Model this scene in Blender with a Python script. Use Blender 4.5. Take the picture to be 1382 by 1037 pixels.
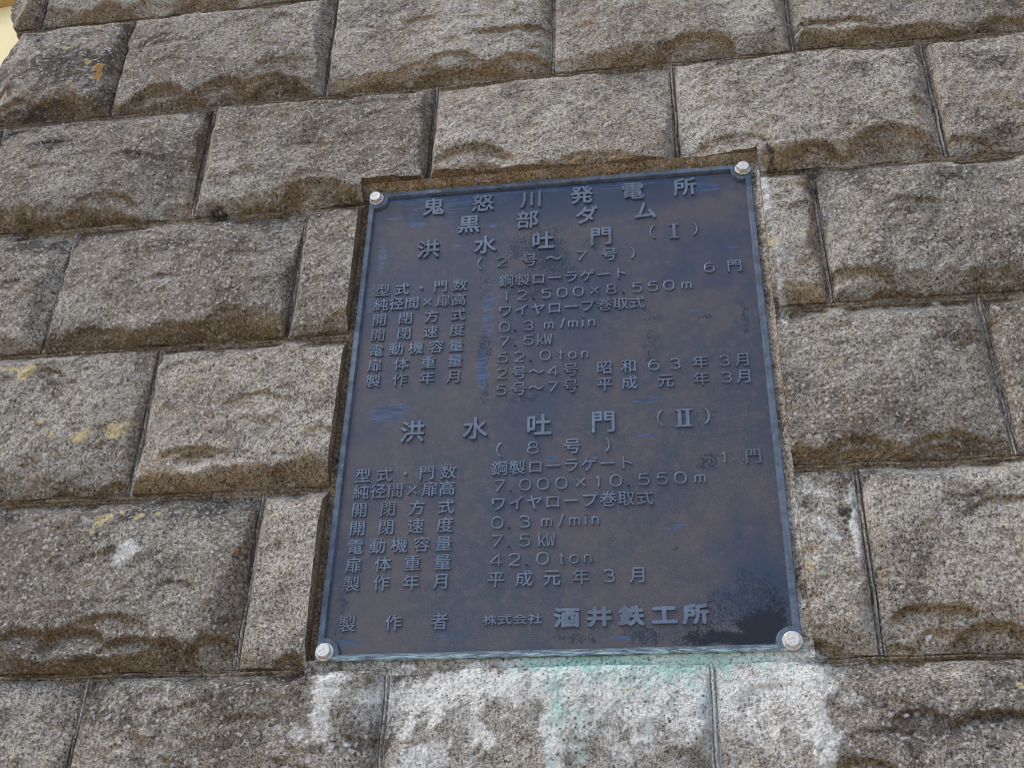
import bpy, math, random
import numpy as np
from mathutils import Matrix, Vector

scene = bpy.context.scene
for o in list(bpy.data.objects):
    bpy.data.objects.remove(o)

# ------------------------------------------------------------ camera, light, exposure
ZO = 1.6                                     # eye height above the ground
cam_d = bpy.data.cameras.new("camera")
cam_d.sensor_width = 36.0
cam_d.lens = 36.0 * 1552.8 / 1382.0
cam_d.clip_start = 0.02
cam_d.clip_end = 2000.0
cam = bpy.data.objects.new("camera", cam_d)
scene.collection.objects.link(cam)
RT = (0.988425, 0.149419, 0.026271)
UP = (0.056647, -0.524128, 0.849753)
FW = (-0.140738, 0.838429, 0.526526)
cam.matrix_world = Matrix(((RT[0], UP[0], -FW[0], 0.0),
                           (RT[1], UP[1], -FW[1], -1.72526),
                           (RT[2], UP[2], -FW[2], ZO),
                           (0, 0, 0, 1)))
scene.camera = cam

SUN_EL = math.radians(58)
SUN_DIR = Vector((-0.91 * math.cos(SUN_EL), -0.415 * math.cos(SUN_EL), math.sin(SUN_EL))).normalized()
world = bpy.data.worlds.new("World")
scene.world = world
world.use_nodes = True
wn = world.node_tree
sky = wn.nodes.new("ShaderNodeTexSky")
sky.sky_type = 'NISHITA'
sky.sun_disc = False
sky.sun_elevation = SUN_EL
sky.sun_rotation = math.atan2(SUN_DIR.x, SUN_DIR.y)
sky.air_density = 1.0
sky.dust_density = 1.5
sky.ozone_density = 1.0
bg = wn.nodes["Background"]
bg.inputs[1].default_value = 0.125
wn.links.new(sky.outputs[0], bg.inputs[0])

sun_d = bpy.data.lights.new("sun", 'SUN')
sun_d.energy = 1.25
sun_d.angle = math.radians(36)          # veiled sun: only soft shadows in the photograph
sun_d.color = (1.0, 0.89, 0.72)
sun = bpy.data.objects.new("sun", sun_d)
sun.rotation_euler = SUN_DIR.to_track_quat('Z', 'Y').to_euler()
sun.location = (-6, 3, 9)
scene.collection.objects.link(sun)

vs = scene.view_settings
vs.view_transform = 'Standard'
vs.look = 'None'
vs.gamma = 1.0
vs.exposure = 0.98
vs.use_curve_mapping = False
scene.cycles.max_bounces = 6
scene.cycles.filter_width = 1.0

C = scene.collection.objects


def tag(o, label=None, cat=None, group=None, kind=None):
    if label: o["label"] = label
    if cat: o["category"] = cat
    if group: o["group"] = group
    if kind: o["kind"] = kind
    return o


def link(name, me, mat=None, parent=None, loc=(0, 0, 0)):
    o = bpy.data.objects.new(name, me)
    if mat is not None and me is not None and not me.materials:
        me.materials.append(mat)
    o.location = loc
    C.link(o)
    if parent is not None:
        o.parent = parent
    return o


# ------------------------------------------------------------ numeric noise
_tabs = {}
def tab(seed):
    if seed not in _tabs:
        _tabs[seed] = np.random.RandomState(seed & 0x7fffffff).rand(256, 256)
    return _tabs[seed]


def vn(x, z, seed=0):
    """value noise 0..1"""
    t = tab(seed % 7 + 11)
    ox, oz = (seed * 37.77) % 211, (seed * 91.13) % 197
    x = x + ox; z = z + oz
    xi = np.floor(x).astype(np.int64); zi = np.floor(z).astype(np.int64)
    fx = x - xi; fz = z - zi
    fx = fx * fx * fx * (fx * (fx * 6 - 15) + 10); fz = fz * fz * fz * (fz * (fz * 6 - 15) + 10)
    a = t[xi & 255, zi & 255]; b = t[(xi + 1) & 255, zi & 255]
    c = t[xi & 255, (zi + 1) & 255]; d = t[(xi + 1) & 255, (zi + 1) & 255]
    return (a * (1 - fx) + b * fx) * (1 - fz) + (c * (1 - fx) + d * fx) * fz


def fbm(x, z, seed=0, octs=4, gain=0.5):
    s = 0.0; a = 1.0; n = 0.0
    for k in range(octs):
        s = s + a * vn(x * 2 ** k, z * 2 ** k, seed + k * 5); n += a; a *= gain
    return s / n


def ridge(x, z, seed=0, octs=4):
    s = 0.0; a = 1.0; n = 0.0
    for k in range(octs):
        s = s + a * (1 - np.abs(2 * vn(x * 2 ** k, z * 2 ** k, seed + k * 5) - 1)); n += a; a *= 0.5
    return s / n


def sst(a, b, x):
    t = np.clip((x - a) / (b - a), 0, 1)
    return t * t * (3 - 2 * t)


def smin(a, b, k):
    h = np.clip(0.5 + 0.5 * (b - a) / k, 0, 1)
    return b * (1 - h) + a * h - k * h * (1 - h)

# ------------------------------------------------------------ measured marks on the wall, plus painted corner vignetting: x, z, radii, tilt, kind, strength
BLOBS=[
(-0.10,0.535,0.26,0.022,0.0,'G',0.55),(0.02,0.51,0.03,0.05,0.0,'G',0.5),(-0.16,0.47,0.02,0.07,0.0,'G',0.45),(0.08,0.53,0.06,0.03,0.0,'G',0.35),(-0.07,0.50,0.02,0.05,0.0,'G',0.35),
(-1.45,0.50,0.30,0.20,0.0,'D',0.40),(0.75,0.50,0.25,0.25,0.0,'D',0.45),(0.75,2.0,0.25,0.25,0.0,'D',0.35),(-1.5,2.15,0.20,0.2,0.0,'D',0.35),(-1.45,1.0,0.15,0.2,0.0,'D',0.25),  # dark patches near the view corners: lens vignetting put into the colour
(-0.08,0.50,0.24,0.09,0.0,'W',0.42),(0.12,0.50,0.10,0.09,0.0,'W',0.45),(-0.42,0.51,0.12,0.05,0.0,'W',0.40),(-0.05,0.53,0.20,0.03,0.0,'G',0.40),
(-0.85,0.50,0.15,0.05,0.0,'D',0.5),(0.45,0.50,0.25,0.08,0.0,'D',0.45),(-1.3,1.9,0.2,0.12,0.0,'D',0.35),(-1.45,1.35,0.15,0.15,0.0,'D',0.35),(-1.1,0.75,0.25,0.12,0.0,'D',0.25),(0.6,1.7,0.15,0.2,0.0,'D',0.3),(-0.62,0.50,0.05,0.06,0.0,'D',0.5),(0.55,0.75,0.15,0.15,0.0,'D',0.2),(-0.45,0.50,0.03,0.05,0.0,'D',0.4),  # soot spots, plus outer patches that paint in vignetting
(-0.10,0.535,0.22,0.03,0.0,'W',1.0),(-0.02,0.50,0.12,0.05,0.0,'W',0.6),(0.13,0.53,0.06,0.04,0.0,'W',0.9),(-0.35,0.535,0.10,0.02,0.0,'W',0.75),(-0.10,0.568,0.20,0.012,0.0,'W',1.0),(0.10,0.568,0.09,0.012,0.0,'W',1.0),(-0.12,0.563,0.16,0.018,0.0,'G',1.0),(0.04,0.566,0.10,0.014,0.0,'G',0.8),(-0.2,0.50,0.02,0.08,0.0,'G',0.6),
(-1.257,1.157,0.0203,0.0086,0.09,'L',1.00),
(-1.222,1.153,0.0232,0.0153,0.72,'L',1.00),
(-1.161,1.141,0.0061,0.0051,-0.07,'L',1.00),
(-1.096,1.138,0.0061,0.0050,-0.07,'L',1.00),
(-1.166,1.042,0.0120,0.0080,0.14,'L',0.90),
(-1.137,1.015,0.0089,0.0079,0.59,'L',0.90),
(-1.082,1.000,0.0205,0.0125,0.35,'L',1.00),
(-1.059,1.009,0.0073,0.0063,-0.06,'L',0.90),
(-1.013,1.011,0.0203,0.0141,0.58,'L',1.00),
(-0.989,1.025,0.0073,0.0047,-0.06,'L',0.80),
(-1.152,1.016,0.0059,0.0047,-0.06,'L',0.80),
(-1.009,0.810,0.0124,0.0084,-0.04,'L',1.00),
(-0.996,0.832,0.0138,0.0099,0.57,'L',1.00),
(-0.980,0.842,0.0111,0.0086,0.79,'L',1.00),
(-0.963,0.847,0.0083,0.0057,-0.05,'L',0.90),
(-0.931,0.838,0.0096,0.0057,-0.04,'L',1.00),
(-0.898,0.841,0.0109,0.0057,-0.05,'L',1.00),
(-0.849,0.839,0.0095,0.0056,-0.05,'L',0.80),
(-0.905,0.699,0.0053,0.0039,-0.03,'L',0.80),
(-1.047,0.482,0.0038,0.0035,-0.02,'L',0.80),
(-1.364,2.054,0.0134,0.0103,0.38,'L',0.80),
(-1.293,1.998,0.0113,0.0100,-0.14,'L',0.80),
(-1.323,1.932,0.0075,0.0073,-0.13,'L',0.70),
(-1.213,1.890,0.0055,0.0071,-0.13,'L',0.80),
(-1.386,1.753,0.0091,0.0068,-0.12,'L',0.60),
(-0.999,1.577,0.0083,0.0103,-0.10,'L',0.80),
(-1.325,1.556,0.0069,0.0062,-0.10,'L',0.60),
(-1.288,1.461,0.0118,0.0059,-0.09,'L',0.70),
(-0.612,1.443,0.0076,0.0075,-0.10,'L',1.00),
(-0.781,1.150,0.0073,0.0050,-0.07,'L',0.80),
(-0.815,1.312,0.0076,0.0036,-0.08,'L',0.60),
(-1.264,1.982,0.0149,0.0124,0.37,'O',1.00),
(-1.261,1.952,0.0130,0.0147,-0.51,'O',1.00),
(0.192,1.333,0.0105,0.0153,0.00,'L',0.90),
(0.255,1.159,0.0062,0.0062,-0.08,'L',0.70),
(0.186,0.698,0.0066,0.0121,0.00,'L',1.00),
(0.458,0.507,0.0040,0.0084,0.00,'L',0.80),
(-0.936,0.771,0.0283,0.0178,0.67,'W',0.75),
(0.349,0.594,0.0073,0.0045,0.33,'W',0.90),
(0.294,0.472,0.0030,0.0031,-0.02,'W',0.90),
(-0.560,0.533,0.0237,0.0290,0.00,'W',0.95),
(-0.567,0.487,0.0152,0.0429,0.00,'W',0.90),
(-0.544,0.544,0.0297,0.0163,-0.02,'W',0.70),
(-0.487,0.508,0.0186,0.0182,-0.02,'W',0.50),
(-0.524,0.447,0.0069,0.0066,-0.01,'W',0.70),
(-0.547,0.437,0.0069,0.0131,0.00,'W',0.60),
(-0.599,0.465,0.0187,0.0089,0.52,'W',0.55),
(-0.413,0.518,0.0300,0.0273,-0.02,'W',0.90),
(-0.427,0.474,0.0114,0.0266,0.00,'W',0.90),
(-0.382,0.490,0.0159,0.0223,0.00,'W',0.80),
(-0.327,0.528,0.0798,0.0159,-0.02,'W',0.85),
(-0.319,0.472,0.0146,0.0351,0.00,'W',0.90),
(-0.302,0.445,0.0100,0.0151,0.00,'W',0.90),
(-0.270,0.510,0.0225,0.0179,-0.02,'W',0.60),
(-0.400,0.419,0.0447,0.0235,0.33,'W',0.60),
(-0.328,0.413,0.0132,0.0211,0.00,'W',0.30),
(-0.208,0.481,0.0198,0.0983,0.00,'W',0.85),
(-0.159,0.536,0.1000,0.0360,-0.02,'W',1.00),
(-0.115,0.496,0.0436,0.0306,-0.02,'W',0.70),
(-0.060,0.523,0.0653,0.0398,-0.02,'W',0.90),
(-0.083,0.468,0.0322,0.0214,-0.02,'W',0.40),
(0.059,0.526,0.0800,0.0329,-0.02,'W',0.90),
(0.134,0.535,0.0528,0.0241,-0.02,'W',1.00),
(0.163,0.513,0.0313,0.0324,-0.02,'W',0.85),
(0.169,0.465,0.0205,0.0419,0.00,'W',0.80),
(0.182,0.418,0.0141,0.0304,0.00,'W',0.70),
(0.077,0.482,0.0420,0.0213,-0.02,'W',0.45),
(-0.008,0.483,0.0160,0.0323,0.00,'W',0.45),
(0.072,0.559,0.0645,0.0090,-0.02,'W',0.90),
(-0.329,0.559,0.0184,0.0069,-0.02,'W',0.80),
(-0.433,0.562,0.0094,0.0035,-0.02,'W',0.80),
(0.170,0.783,0.0158,0.0761,0.00,'W',0.35),
(0.162,0.602,0.0107,0.0684,0.00,'W',0.60),
(0.220,0.832,0.0341,0.0182,-0.05,'W',0.40),
(0.224,0.768,0.0335,0.0125,-0.64,'W',0.40),
(0.267,0.791,0.0089,0.0759,0.00,'W',0.50),
(0.196,1.244,0.0077,0.1948,0.00,'W',0.30),
(0.184,1.471,0.0108,0.0727,0.00,'W',0.50),
(0.215,1.301,0.0323,0.0200,-0.09,'W',0.25),
(-0.147,0.547,0.0445,0.0113,-0.02,'G',0.90),
(-0.081,0.554,0.1985,0.0102,-0.02,'G',0.85),
(0.072,0.557,0.0645,0.0089,-0.02,'G',0.60),
(-0.214,0.470,0.0176,0.0976,0.00,'G',0.45),
(-0.082,0.529,0.1313,0.0245,-0.02,'G',0.35),
(-0.260,0.556,0.0227,0.0080,-0.02,'G',0.60),
(-0.551,0.556,0.0310,0.0164,-0.02,'G',0.35),
(0.031,0.504,0.0085,0.0543,0.00,'G',0.35),
(0.091,0.531,0.0637,0.0154,-0.02,'G',0.30),
(-1.368,1.998,0.1520,0.0879,-0.02,'D',0.80),
(-1.406,1.861,0.0929,0.0476,-0.12,'D',0.50),
(-1.301,1.468,0.0927,0.0279,0.01,'D',0.90),
(-1.319,1.412,0.0667,0.0777,-0.09,'D',0.40),
(-1.087,1.686,0.1029,0.0477,0.16,'D',0.50),
(-1.290,1.757,0.1074,0.0317,0.06,'D',0.60),
(-0.987,1.429,0.0799,0.0269,0.12,'D',0.55),
(-0.874,0.843,0.2177,0.0198,-0.01,'D',0.55),
(-1.178,1.119,0.1069,0.0501,-0.07,'D',0.35),
(-1.143,0.928,0.0870,0.0302,-0.05,'D',0.30),
(-0.795,0.531,0.2342,0.0283,-0.02,'D',0.60),
(-0.717,0.467,0.1791,0.0677,-0.01,'D',0.45),
(-1.013,0.477,0.1131,0.0697,-0.01,'D',0.40),
(-0.506,0.464,0.0461,0.0664,0.00,'D',0.55),
(-0.462,0.480,0.0161,0.0891,0.00,'D',0.90),
(0.369,0.514,0.1208,0.0170,-0.02,'D',0.70),
(0.340,0.457,0.1390,0.0513,-0.01,'D',0.70),
(0.247,0.438,0.0602,0.0613,-0.01,'D',0.45),
(0.314,1.791,0.1862,0.0251,-0.01,'D',0.35),
(0.634,1.747,0.0809,0.0402,-0.14,'D',0.50),
(0.530,1.461,0.0640,0.0354,-0.11,'D',0.60),
(0.382,0.850,0.1336,0.0156,-0.05,'D',0.40),
(0.254,0.490,0.0612,0.0127,-0.02,'D',0.70),
(0.585,1.411,0.0626,0.1031,0.00,'D',0.30),
(-0.747,1.163,0.0579,0.0232,0.03,'D',0.40),
(-0.719,0.973,0.0412,0.0150,0.14,'D',0.40),
(-0.598,0.551,0.0360,0.0165,0.34,'D',0.80),
(0.383,1.761,0.0844,0.0205,0.07,'D',0.50),
(0.031,0.483,0.0095,0.0643,0.00,'D',0.50),
(0.326,0.702,0.1183,0.1075,-0.04,'D',0.20),
(0.179,1.262,0.0386,0.1476,0.00,'D',0.15),
(-0.906,1.522,0.0210,0.0219,-0.10,'K',1.00),
(-1.341,1.525,0.0309,0.0225,0.12,'K',0.70),
(0.265,1.527,0.0298,0.0186,-0.11,'K',0.70),
(0.202,1.553,0.0096,0.0302,0.00,'K',0.90),
(0.285,1.525,0.0162,0.0296,0.00,'K',0.60),
(0.272,1.467,0.0160,0.0090,-0.11,'K',0.50),
(0.202,0.817,0.0205,0.0129,0.34,'K',0.70),
(0.193,0.735,0.0111,0.0111,-0.04,'K',0.30),
(0.254,0.805,0.0135,0.0179,0.00,'K',0.60),
(0.276,0.823,0.0067,0.0386,0.00,'K',0.70),
(0.286,0.923,0.0139,0.0122,-0.06,'K',0.60),
(-0.949,1.194,0.0211,0.0103,0.13,'K',0.50),
(-0.891,1.202,0.0149,0.0103,0.13,'K',0.50),
(0.276,1.480,0.0054,0.0254,0.00,'K',0.90),
(0.257,1.585,0.0413,0.0134,0.12,'K',0.40),
(-1.338,1.875,0.1293,0.0477,-0.01,'B',0.70),
(-0.862,1.623,0.0328,0.0166,-0.57,'B',0.60),
(-0.745,1.590,0.0640,0.0163,0.73,'B',0.70),
(-1.265,1.333,0.0488,0.0559,-0.08,'B',0.50),
(0.356,1.905,0.0438,0.0088,-0.28,'B',0.80),
(0.422,1.896,0.0433,0.0109,-0.15,'B',0.60),
(0.539,1.679,0.0269,0.0392,-0.13,'B',0.40),
(0.639,1.626,0.0524,0.0228,-0.38,'B',0.60),
(0.374,1.640,0.0301,0.0156,0.56,'B',0.50),
(0.486,1.646,0.0162,0.0774,0.00,'B',0.70),
(0.401,1.578,0.0807,0.0377,0.08,'B',0.80),
(0.233,1.291,0.0180,0.0166,-0.09,'B',0.70),
(0.301,1.211,0.0498,0.0222,-0.08,'B',0.50),
(0.497,1.125,0.0118,0.1046,0.00,'B',0.60),
(0.268,1.143,0.0369,0.0460,-0.08,'B',0.30),
(0.378,0.630,0.0625,0.0057,-0.23,'B',0.80),
(0.436,0.605,0.0410,0.0089,0.16,'B',0.50),
(0.190,0.734,0.0100,0.0111,-0.04,'B',0.80),
(-0.846,0.950,0.0307,0.0075,0.61,'B',0.80),
(-0.640,0.991,0.0273,0.0075,0.24,'B',0.60),
(-0.863,1.739,0.0420,0.0219,0.11,'B',0.30),
(-0.164,1.971,0.0400,0.0140,-0.15,'B',0.50),
(-0.101,1.927,0.0236,0.0114,0.60,'B',0.50),
(-0.616,1.709,0.0323,0.0107,0.49,'B',0.60),
(-0.594,1.644,0.0190,0.0103,0.83,'B',0.60),
(-0.473,1.832,0.0244,0.0156,-0.13,'B',0.40),
(-0.104,1.788,0.0229,0.0107,0.12,'B',0.60),
(0.210,1.611,0.0558,0.0194,-0.12,'B',0.50),
(0.375,1.119,0.0168,0.0120,0.53,'B',0.60),
(0.349,1.017,0.0188,0.0143,0.52,'B',0.60),
(0.275,1.096,0.0243,0.0748,0.00,'B',0.35),
(0.186,0.671,0.0437,0.0166,-0.03,'B',0.30),
(0.535,1.137,0.0212,0.0090,0.69,'B',0.70),
(0.629,1.406,0.0373,0.0513,-0.10,'B',0.30),
(-0.327,0.511,0.0227,0.0157,-0.02,'B',0.25),
(-0.093,0.518,0.0328,0.0033,0.19,'O',0.50),
]
CHIPS=[
(-1.107,1.916,0.0938,0.0958,0.0140),
(-0.958,1.910,0.0971,0.0805,0.0120),
(-0.826,1.890,0.0950,0.0700,0.0120),
(-1.361,1.897,0.0837,0.0819,0.0120),
(-1.139,1.541,0.1005,0.0489,0.0100),
(-1.287,1.542,0.0855,0.0535,0.0120),
(-0.697,1.585,0.0953,0.0810,0.0100),
(-0.614,1.862,0.1167,0.0455,0.0100),
(-0.420,1.881,0.1302,0.0545,0.0120),
(-0.292,1.902,0.0963,0.0591,0.0100),
(-0.040,1.873,0.0923,0.0487,0.0100),
(0.085,1.907,0.0913,0.0669,0.0120),
(0.357,1.912,0.0731,0.0220,0.0080),
(0.441,1.877,0.0859,0.0539,0.0100),
(0.597,1.854,0.0974,0.0507,0.0120),
(0.701,1.882,0.0689,0.0553,0.0100),
(-0.817,1.538,0.0639,0.0439,0.0100),
(-1.104,1.249,0.0935,0.0532,0.0100),
(-0.916,1.217,0.0903,0.0448,0.0100),
(-0.800,1.225,0.0815,0.0447,0.0100),
(-0.639,1.213,0.0433,0.0406,0.0080),
(-1.121,0.898,0.1003,0.0356,0.0100),
(-0.998,0.914,0.0565,0.0386,0.0100),
(-0.847,0.958,0.0419,0.0241,0.0080),
(-0.844,0.899,0.0825,0.0350,0.0100),
(-0.712,0.921,0.0813,0.0526,0.0100),
(-1.086,0.634,0.0664,0.0307,0.0140),
(-1.002,0.639,0.0630,0.0357,0.0140),
(-0.883,0.624,0.0770,0.0376,0.0140),
(-0.964,0.589,0.0515,0.0297,0.0100),
(-0.755,0.617,0.0502,0.0371,0.0120),
(-0.633,0.587,0.0366,0.0361,0.0100),
(0.432,1.603,0.0942,0.0838,0.0120),
(0.290,1.572,0.0683,0.0530,0.0140),
(0.596,1.536,0.0645,0.0365,0.0100),
(0.378,1.220,0.0863,0.0412,0.0120),
(0.525,1.216,0.0722,0.0469,0.0120),
(0.237,1.208,0.0377,0.0318,0.0100),
(0.290,0.929,0.0694,0.0491,0.0120),
(0.426,0.915,0.0788,0.0455,0.0120),
(0.194,0.914,0.0468,0.0409,0.0080),
(0.359,0.640,0.0734,0.0253,0.0120),
(0.437,0.608,0.0615,0.0336,0.0140),
(0.298,0.587,0.0417,0.0313,0.0100),
(0.182,0.590,0.0639,0.0339,0.0080),
(0.414,0.482,0.0593,0.0311,0.0120),
(0.324,0.483,0.0603,0.0313,0.0080),
(0.229,0.417,0.0600,0.0303,0.0080),
(-0.376,1.630,0.0918,0.0608,0.0080),
(-0.136,1.592,0.1025,0.0510,0.0060),
(-0.294,1.990,0.0982,0.0331,0.0060),
]
PBLOBS=[
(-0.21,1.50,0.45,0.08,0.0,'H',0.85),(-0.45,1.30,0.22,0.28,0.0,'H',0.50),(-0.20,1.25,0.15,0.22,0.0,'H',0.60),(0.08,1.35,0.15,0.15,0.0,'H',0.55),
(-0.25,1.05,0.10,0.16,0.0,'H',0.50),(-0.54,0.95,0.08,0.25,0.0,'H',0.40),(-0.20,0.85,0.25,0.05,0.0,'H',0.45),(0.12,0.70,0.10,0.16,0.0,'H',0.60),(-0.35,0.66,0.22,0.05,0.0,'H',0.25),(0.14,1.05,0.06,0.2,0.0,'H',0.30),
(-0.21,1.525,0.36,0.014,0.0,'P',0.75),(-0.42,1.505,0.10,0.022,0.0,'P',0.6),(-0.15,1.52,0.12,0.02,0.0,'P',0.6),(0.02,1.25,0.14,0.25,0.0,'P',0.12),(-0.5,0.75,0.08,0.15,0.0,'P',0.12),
(0.050,0.640,0.09,0.040,0.3,'S',0.55),(0.110,0.660,0.05,0.060,0.2,'S',0.70),(0.130,0.640,0.03,0.05,0.0,'Z',0.60),(0.02,0.70,0.15,0.07,0.1,'S',0.12),(-0.25,0.72,0.20,0.08,0.0,'S',0.10),(-0.45,1.42,0.10,0.09,0.0,'S',0.16),(-0.52,1.33,0.03,0.08,0.0,'S',0.45),(-0.2,1.17,0.08,0.10,0.0,'S',0.20),(-0.24,1.30,0.09,0.05,0.0,'S',0.55),(-0.30,1.15,0.03,0.14,0.0,'S',0.45),(0.0,1.33,0.12,0.10,0.0,'S',0.10),
(-0.504,1.528,0.0921,0.0157,0.01,'P',1.00),
(-0.375,1.521,0.0902,0.0271,0.01,'P',0.90),
(-0.197,1.540,0.1766,0.0193,0.01,'P',0.90),
(0.078,1.543,0.0707,0.0095,-0.02,'P',0.90),
(0.063,1.537,0.0849,0.0114,0.01,'P',0.90),
(-0.434,1.498,0.0604,0.0173,-0.10,'P',0.60),
(-0.539,1.483,0.0183,0.0058,-0.10,'P',0.90),
(-0.489,1.460,0.0211,0.0057,-0.10,'P',0.90),
(-0.432,1.461,0.0299,0.0047,-0.10,'P',0.70),
(-0.335,1.444,0.0118,0.0056,-0.10,'P',0.90),
(-0.399,1.399,0.0132,0.0055,-0.09,'P',1.00),
(-0.552,1.379,0.0105,0.0403,0.00,'P',0.70),
(0.075,1.500,0.0308,0.0130,-0.11,'P',1.00),
(0.047,1.510,0.0141,0.0112,-0.11,'P',0.60),
(-0.283,1.381,0.0258,0.0396,0.00,'S',0.80),
(-0.232,1.376,0.0498,0.0537,-0.09,'S',1.00),
(-0.225,1.340,0.0564,0.0387,-0.09,'S',0.90),
(-0.252,1.282,0.0558,0.0377,-0.08,'S',0.90),
(-0.197,1.311,0.0348,0.0242,-0.09,'S',0.70),
(-0.335,1.237,0.0140,0.0758,0.00,'P',0.80),
(-0.339,1.155,0.0164,0.0485,0.00,'S',0.80),
(-0.343,1.108,0.0122,0.0474,0.00,'P',1.00),
(-0.335,1.060,0.0134,0.0385,0.00,'S',0.60),
(-0.224,1.212,0.0683,0.0198,-0.08,'S',0.50),
(-0.278,1.183,0.0342,0.0196,-0.08,'S',0.50),
(-0.275,1.041,0.0290,0.0152,-0.06,'S',0.60),
(-0.248,1.044,0.0092,0.0091,-0.06,'S',0.90),
(-0.141,1.377,0.0351,0.0249,-0.09,'S',0.50),
(-0.344,1.289,0.0170,0.0432,0.00,'S',0.60),
(-0.505,1.031,0.0409,0.0215,0.04,'P',1.00),
(-0.052,1.027,0.0355,0.0059,0.02,'P',1.00),
(-0.051,0.958,0.0199,0.0043,-0.06,'P',1.00),
(0.044,1.210,0.0209,0.0049,-0.08,'P',0.80),
(0.056,1.193,0.0182,0.0048,-0.08,'S',0.80),
(0.113,1.348,0.0161,0.0035,-0.00,'P',0.90),
(-0.215,0.920,0.0101,0.0057,-0.05,'P',1.00),
(-0.329,0.909,0.0205,0.0043,-0.05,'P',0.70),
(-0.321,0.860,0.0202,0.0041,-0.05,'P',0.60),
(-0.010,0.784,0.0212,0.0065,0.11,'P',0.70),
(-0.015,0.749,0.0070,0.0025,0.11,'S',0.90),
(0.045,0.903,0.0241,0.0193,0.43,'S',0.60),
(-0.566,1.291,0.0117,0.0439,0.00,'P',0.70),
(-0.516,1.393,0.0179,0.0184,-0.09,'S',0.50),
(-0.436,0.875,0.0517,0.0225,-0.05,'S',0.60),
(-0.504,0.907,0.0395,0.0201,-0.05,'S',0.40),
(-0.548,0.825,0.0260,0.0552,0.00,'S',0.20),
(-0.417,0.867,0.0180,0.0084,-0.05,'P',0.70),
(-0.552,0.673,0.0125,0.0203,0.00,'S',0.80),
(-0.538,0.607,0.0220,0.0061,-0.03,'P',0.90),
(-0.553,0.629,0.0172,0.0247,0.00,'S',0.50),
(-0.368,0.612,0.0309,0.0048,-0.03,'P',1.00),
(-0.106,0.603,0.0204,0.0047,-0.03,'P',1.00),
(-0.172,0.604,0.0459,0.0106,-0.03,'S',0.60),
(-0.069,0.604,0.0339,0.0164,-0.03,'S',0.80),
(0.110,0.617,0.0495,0.0303,0.33,'Z',1.00),
(0.053,0.599,0.0773,0.0162,-0.03,'Z',1.00),
(0.130,0.652,0.0244,0.0297,0.00,'Z',0.60),
(0.009,0.602,0.0557,0.0163,-0.03,'Z',0.50),
(0.097,0.597,0.0657,0.0115,-0.03,'Z',1.00),
(-0.038,1.133,0.0182,0.0627,0.00,'S',0.50),
(-0.035,1.205,0.0265,0.0228,-0.08,'S',0.40),
(0.127,1.184,0.0064,0.0398,0.00,'S',0.70),
(-0.109,1.195,0.0534,0.0325,-0.08,'P',0.25),
(0.116,1.046,0.0372,0.0889,0.00,'P',0.10),
(-0.196,0.877,0.1993,0.0166,-0.05,'P',0.35),
(-0.086,0.817,0.0722,0.0266,-0.05,'P',0.30),
(-0.247,0.965,0.0386,0.0204,-0.06,'S',0.30),
(-0.352,0.986,0.0184,0.0178,-0.06,'S',0.60),
]

# ------------------------------------------------------------ stain fields (dirt, lichen, efflorescence) and painted vignetting
def stain_vignette_fields(X, Z):
    """X, Z in wall coordinates (Z above the eye line). returns dict channel -> value"""
    wx = X + 0.016 * (fbm(X * 22, Z * 22, 301, 3) - .5) + 0.012 * (fbm(X * 90, Z * 90, 303, 2) - .5)
    wz = Z + 0.016 * (fbm(X * 22, Z * 22, 305, 3) - .5) + 0.012 * (fbm(X * 90, Z * 90, 307, 2) - .5)
    edge = fbm(X * 40, Z * 40, 309, 4) - .5
    out = {k: np.zeros_like(X) for k in 'LOWGBDK'}
    x0, x1, z0, z1 = X.min(), X.max(), Z.min(), Z.max()
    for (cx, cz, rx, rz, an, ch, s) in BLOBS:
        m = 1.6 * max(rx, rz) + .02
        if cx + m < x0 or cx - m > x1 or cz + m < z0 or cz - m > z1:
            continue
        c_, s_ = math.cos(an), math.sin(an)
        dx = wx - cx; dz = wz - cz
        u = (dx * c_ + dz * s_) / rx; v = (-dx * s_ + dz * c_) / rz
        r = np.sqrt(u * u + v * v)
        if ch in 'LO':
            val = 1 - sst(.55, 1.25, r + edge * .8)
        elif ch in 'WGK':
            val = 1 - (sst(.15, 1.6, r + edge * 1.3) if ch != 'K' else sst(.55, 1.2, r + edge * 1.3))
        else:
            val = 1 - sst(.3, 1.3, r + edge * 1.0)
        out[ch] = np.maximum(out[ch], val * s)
    return out


RX0, RX1, RZ0, RZ1 = -0.603, 0.180, 0.563, 1.566        # the recess cut in the blocks for the plaque


def mesh_from(name, V, F, attrs=None, smooth=True, mats=None):
    me = bpy.data.meshes.new(name)
    V = np.asarray(V, dtype=np.float32); F = np.asarray(F, dtype=np.int32)
    me.vertices.add(len(V)); me.vertices.foreach_set('co', V.ravel())
    me.loops.add(F.size); me.loops.foreach_set('vertex_index', F.ravel())
    me.polygons.add(len(F))
    me.polygons.foreach_set('loop_start', np.arange(0, F.size, F.shape[1], dtype=np.int32))
    me.polygons.foreach_set('use_smooth', np.full(len(F), smooth))
    me.update(calc_edges=True)
    me.validate()
    for k, a in (attrs or {}).items():
        at = me.attributes.new(k, 'FLOAT_COLOR', 'POINT')
        at.data.foreach_set('color', np.ascontiguousarray(a, dtype=np.float32).ravel())
    return me


def pack(st, var):
    A = np.stack([st['L'], st['O'], st['W'], st['G']], -1)
    B = np.stack([st['B'], st['D'], st['K'], var], -1)
    return A, B


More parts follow.
